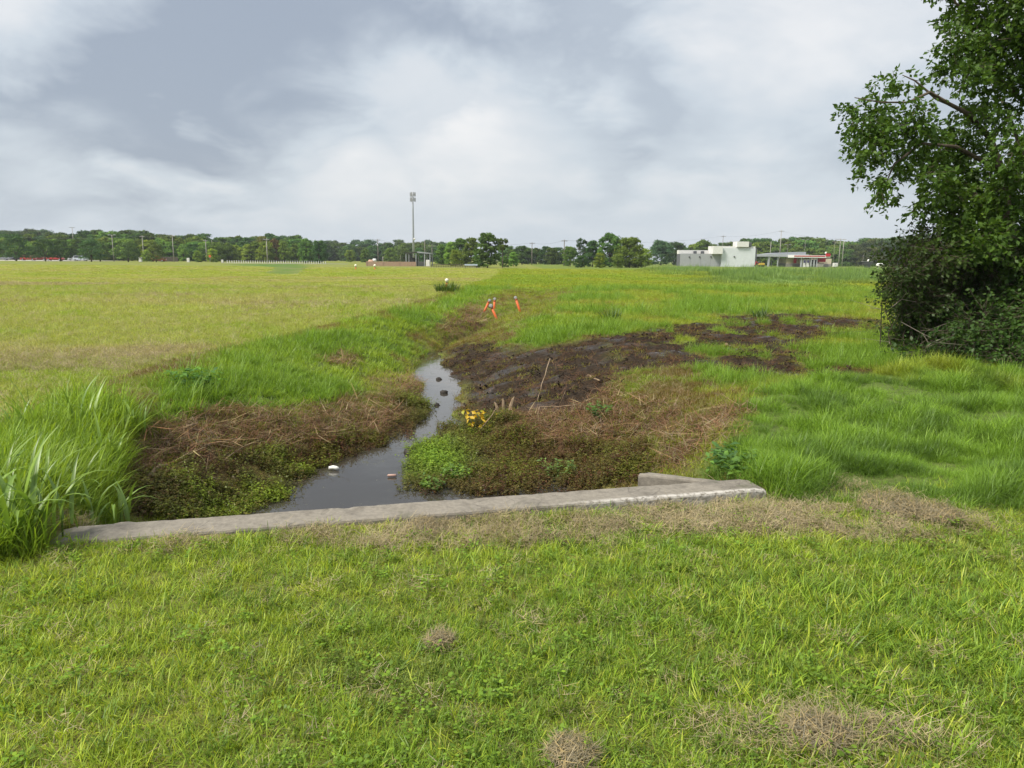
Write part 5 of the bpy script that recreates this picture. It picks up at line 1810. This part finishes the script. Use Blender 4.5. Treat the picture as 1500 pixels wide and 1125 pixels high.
# ------------------------------------------------------------------ white building
D = 250
x0 = col_x(996, D)
M['greywall'] = plain('grey_wall', (.36, .37, .385), .8, .06, .8)
M['palewall'] = plain('pale_wall', (.66, .69, .71), .8, .05, .8)
M['darkwall'] = plain('dark_wall', (.10, .105, .115), .8, .1, .8)
o = thing('white_building', 'flat roofed white and grey commercial building right of centre', 'building', (x0, D, 0))
X = lambda px: col_x(px, D) - x0
Z = lambda px, py: hgt(px, py, D)
za = Z(1025, 371.6); zb = Z(1020, 367); zc_ = Z(1080, 363.8); zd = Z(1075, 361); ze = Z(1085, 354.6)
npn = 4
for k in range(npn):
    a, b_ = X(996) + (X(1055) - X(996)) * k / npn, X(996) + (X(1055) - X(996)) * (k + 1) / npn
    MB().box(((a + b_) / 2, .15, za / 2 - .1), (b_ - a - .05, .3, za + .2)).build('wall_panel', M['greywall'], o)
MB().box(((X(996) + X(1055)) / 2, 3, za / 2 - .15), (X(1055) - X(996) - .1, 5.4, za + .1)).build('low_wing', M['darkwall'], o)
MB().box(((X(996) + X(1041)) / 2, 3.2, (zb + za) / 2), (X(1041) - X(996), .3, zb - za + .3)).build('parapet', M['whitepaint'], o)
MB().box((X(996) + .15, 4.4, (zb + za) / 2), (.3, 2.0, zb - za + .25)).build('parapet', M['whitepaint'], o)
for px in (1019.5, 1030.5):
    u_c = MB().box((X(px), 2.3, za + .45), (1.0, .9, .85)).build('rooftop_unit', M['darkwall'], o)
    MB().box((X(px), 2.3, za + .92), (.8, .7, .08)).build('fan_cover', M['galv'], u_c)
for k in range(3):
    a, b_ = X(1055) + (X(1104) - X(1055)) * k / 3, X(1055) + (X(1104) - X(1055)) * (k + 1) / 3
    MB().box(((a + b_) / 2, -.8, zc_ / 2 - .1), (b_ - a - .02, .3, zc_ + .2)).build('wall_panel', M['palewall'], o)
MB().box(((X(1055) + X(1104)) / 2 + .1, 6, zc_ / 2 - .2), (X(1104) - X(1055) - .1, 13.0, zc_ + .2)).build('hall', M['darkwall'], o)
MB().box((X(1104) + .3, 6.0, zc_ / 2), (.5, 13.6, zc_ + .3)).build('side_wall', M['darkwall'], o)  # right side faces away from the sun; its shade is also painted dark
MB().box((X(1055) + .1, 6.1, zc_ / 2), (.3, 13.0, zc_ - .02)).build('side_wall', M['palewall'], o)
MB().box(((X(1041) + X(1104)) / 2, -.3, (zc_ + zd) / 2), (X(1104) - X(1041), .4, zd - zc_ + .1)).build('parapet', M['whitepaint'], o)
MB().box(((X(1041) + X(1055)) / 2, 1.2, (za + zd) / 2), (X(1055) - X(1041), 6.5, zd - za + .1)).build('link_block', M['whitepaint'], o)
MB().box(((X(1076) + X(1093)) / 2, 1.0, (zd + ze) / 2), (X(1093) - X(1076), 5.0, ze - zd + .3)).build('roof_tower', M['whitepaint'], o)
MB().box((X(1095.3), 1.2, (zd + ze) / 2 - .1), (X(1097.3) - X(1093.2), 4.6, ze - zd)).build('roof_tower', M['darkwall'], o)
for px, py, yv in ((1009, 376.4, -.1), (1024, 376.3, -.1), (1040.5, 376, -.1), (1073.5, 376, -1.05)):
    MB().box((X(px), yv, Z(px, py)), (.45, .25, .4)).build('wall_lamp', M['dark_metal'], o, bevel=.04)

# ------------------------------------------------------------------ fuel station
M['redpaint'] = plain('red_paint', (.52, .02, .03), .5, .08, 2)
M['canopy_grey'] = plain('canopy_grey', (.40, .42, .44), .6, .08, .6)
M['stone'] = plain('grey_stone', (.30, .28, .26), .9, .25, 3)
M['cream'] = plain('cream_wall', (.62, .54, .40), .85, .06, 1)
M['pumpblue'] = plain('pump_panel', (.10, .08, .2), .4)
D = 268
x0 = col_x(1106, D)
X = lambda px: col_x(px, D) - x0
Z = lambda px, py: hgt(px, py, D)
o = thing('fuel_station', 'fuel station with long flat grey canopy and red striped fascia', 'fuel station', (x0, D, 0))
zu, zv = Z(1140, 376), Z(1140, 372.6)
cn = MB().box(((X(1106) + X(1184)) / 2, 6, (zu + zv) / 2), (X(1184) - X(1106), 12, zv - zu)).build('canopy', M['canopy_grey'], o)
MB().prism([(X(1120), zv + .01), (X(1140), zv + .55), (X(1176), zv + 1.0), (X(1184), zv + 1.0), (X(1184), zv + .01)], 3, 11).build('canopy_roof', M['galv'], cn)
zu2, zv2 = Z(1180, 377.6), Z(1180, 374)
fs = MB().box(((X(1153) + X(1205)) / 2, -3, (zu2 + zv2) / 2), (X(1205) - X(1153), 6, zv2 - zu2)).build('front_canopy', M['whitepaint'], o)
MB().box(((X(1153) + X(1197)) / 2, -6.02, zu2 + (zv2 - zu2) * .62), (X(1197) - X(1153), .06, (zv2 - zu2) * .36)).build('red_stripe', M['redpaint'], fs)
MB().box(((X(1198) + X(1204)) / 2, -6.1, zv2 + .12), (X(1204) - X(1198), .4, 1.0)).build('red_sign', M['redpaint'], fs)
MB().ball((X(1198.5), -5.6, zv2 + .85), .38, 10, 6).build('white_dome', M['whitepaint'], fs, True)
for px, yv, wd in ((1126, .6, .55), (1139.5, .6, .35), (1164.5, -5.4, .45), (1178.6, -5.4, .4), (1183, -5.4, .4), (1187, -5.4, .3), (1150, 8, .3), (1144, 10, .3)):
    MB().box((X(px), yv, zu / 2), (wd, wd, zu - .02)).build('column', M['canopy_grey'], o)
for px in (1169.5, 1174.6):
    pb = MB().box((X(px), -5.0, Z(px, 380.5) / 2), (1.0, .7, Z(px, 380.5))).build('fuel_pump', M['whitepaint'], o, bevel=.04)
    MB().box((X(px), -5.38, Z(px, 383)), (.75, .06, .9)).build('display', M['pumpblue'], pb)
    MB().box((X(px) + .35, -5.39, Z(px, 386)), (.1, .07, .8)).build('nozzle', M['dark_metal'], pb)
# shop behind
zs = Z(1210, 379)
sh = MB().box(((X(1153) + X(1219)) / 2, 5, zs / 2 + .6), (X(1219) - X(1153), 8, zs - 1.2)).build('shop_wall', M['cream'], o)
MB().box(((X(1153) + X(1219)) / 2, 4.97, .59), (X(1219) - X(1153) + .1, 8.1, 1.2)).build('stone_base', M['stone'], o)
MB().box(((X(1188) + X(1200)) / 2, .9, zs * .62), (X(1200) - X(1188), .1, zs * .55)).build('shop_window', M['glass'], o)
MB().box(((X(1178) + X(1184)) / 2, .9, 1.3), (X(1184) - X(1178), .1, 2.5)).build('shop_door', M['glass'], o)
MB().box(((X(1196) + X(1208)) / 2, -.2, Z(1202, 381)), (X(1208) - X(1196), .5, Z(1202, 378.3) - Z(1202, 383.7))).build('red_panel', M['redpaint'], o)
MB().box((X(1164), -.0, Z(1164, 382)), (X(1166) - X(1162), .3, 1.8)).build('red_panel', M['redpaint'], o)
o = thing('dumpster', 'grey bin in front of the red shop panel', 'bin', (col_x(1201.5, 258), 258, 0))
MB().prism([(-.8, .12), (.8, .12), (.95, 1.35), (-.95, 1.35)], -.6, .6).build('container', M['stone'], o)
MB().box((0, 0, 1.42), (2.0, 1.35, .1)).build('lid', M['dark_metal'], o)
for sx in (-.7, .7):
    MB().tube([(sx, -.4, .1), (sx, -.28, .1)], .1, 8).build('wheel', M['tyre'], o)
o = thing('white_cabinet', 'white ice cabinet right of the fuel station shop', 'cabinet', (col_x(1223, 262), 262, 0))
MB().box((0, 0, .85), (1.6, .8, 1.4)).build('case', M['whitepaint'], o, bevel=.05)
for sx in (-.4, .4):
    MB().box((sx, -.415, .9), (.72, .03, 1.1)).build('door', M['whitepaint'], o)
    MB().box((sx * .3, -.45, .95), (.05, .05, .4)).build('handle', M['dark_metal'], o)
MB().box((0, 0, .07), (1.5, .7, .16)).build('plinth', M['dark_metal'], o)
o = thing('excavator', 'yellow and red digger parked beside the white building', 'digger', (col_x(1114, 240), 240, 0), .1)
MB().box((.2, 0, 1.0), (1.9, 1.2, .7)).build('body', PAINT['yellow'], o, bevel=.08)
MB().box((-.55, 0, 1.55), (.8, 1.0, .75)).build('cab', M['glass'], o, bevel=.06)
MB().tube([(-1.0, -.3, 1.1), (-1.7, -.3, 1.9), (-2.0, -.3, .7)], [.14, .12, .1], 8).build('arm', M['redpaint'], o)
MB().prism([(-2.3, .25), (-1.8, .25), (-1.85, .7), (-2.2, .75)], -.6, 0).build('bucket', M['dark_metal'], o)
for s_ in (-.5, .5):
    MB().prism([(-.9, .3), (-.7, .05), (.9, .05), (1.1, .3), (.9, .6), (-.7, .6)], s_ - .16, s_ + .16).build('track', M['tyre'], o)
o = thing('roadside_stand', 'black roadside stand with a pale canopy top right of the crossbar frame', 'stand', (col_x(1270, 258), 258, 0))
MB().box((0, 0, 1.6), (2.8, 1.8, .9)).build('cabin', M['dark_metal'], o)
MB().box((.1, 0, .6), (1.6, 1.5, 1.2)).build('base', M['dark_metal'], o)
MB().box((-.2, 0, 2.15), (3.2, 2.0, .15)).build('roof', M['lamp_grey'], o)
MB().ball((.3, 0, 2.5), .45, 10, 6).build('vent', M['whitepaint'], o, True)
o = thing('white_tank', 'white domed tank half hidden by rank grass near the thicket', 'tank', (col_x(1289, 200), 200, 0))
MB().tube([(-1.1, 0, 1.1), (-1.0, 0, 1.1), (-.7, 0, 1.1), (.7, 0, 1.1), (1.0, 0, 1.1), (1.1, 0, 1.1)], [.1, .4, .55, .55, .4, .1], 14).build('vessel', M['whitepaint'], o, True)
for s_ in (-.6, .6):
    MB().box((s_, 0, .3), (.15, .7, .6)).build('saddle', M['lot'], o)


# ------------------------------------------------------------------ the damp air over the fields
t = NT('haze_air')
pv = t.n.new('ShaderNodeVolumePrincipled')
pv.inputs['Color'].default_value = (.86, .92, 1.0, 1)
pv.inputs['Density'].default_value = .00018
t.l.new(pv.outputs[0], t.out.inputs['Volume'])
hb = MB().box((0, 1380, 22.5), (5700, 4200, 49)).build('haze', t.m)
tag(hb, 'thin pale damp air over the whole place', 'haze', kind='stuff')
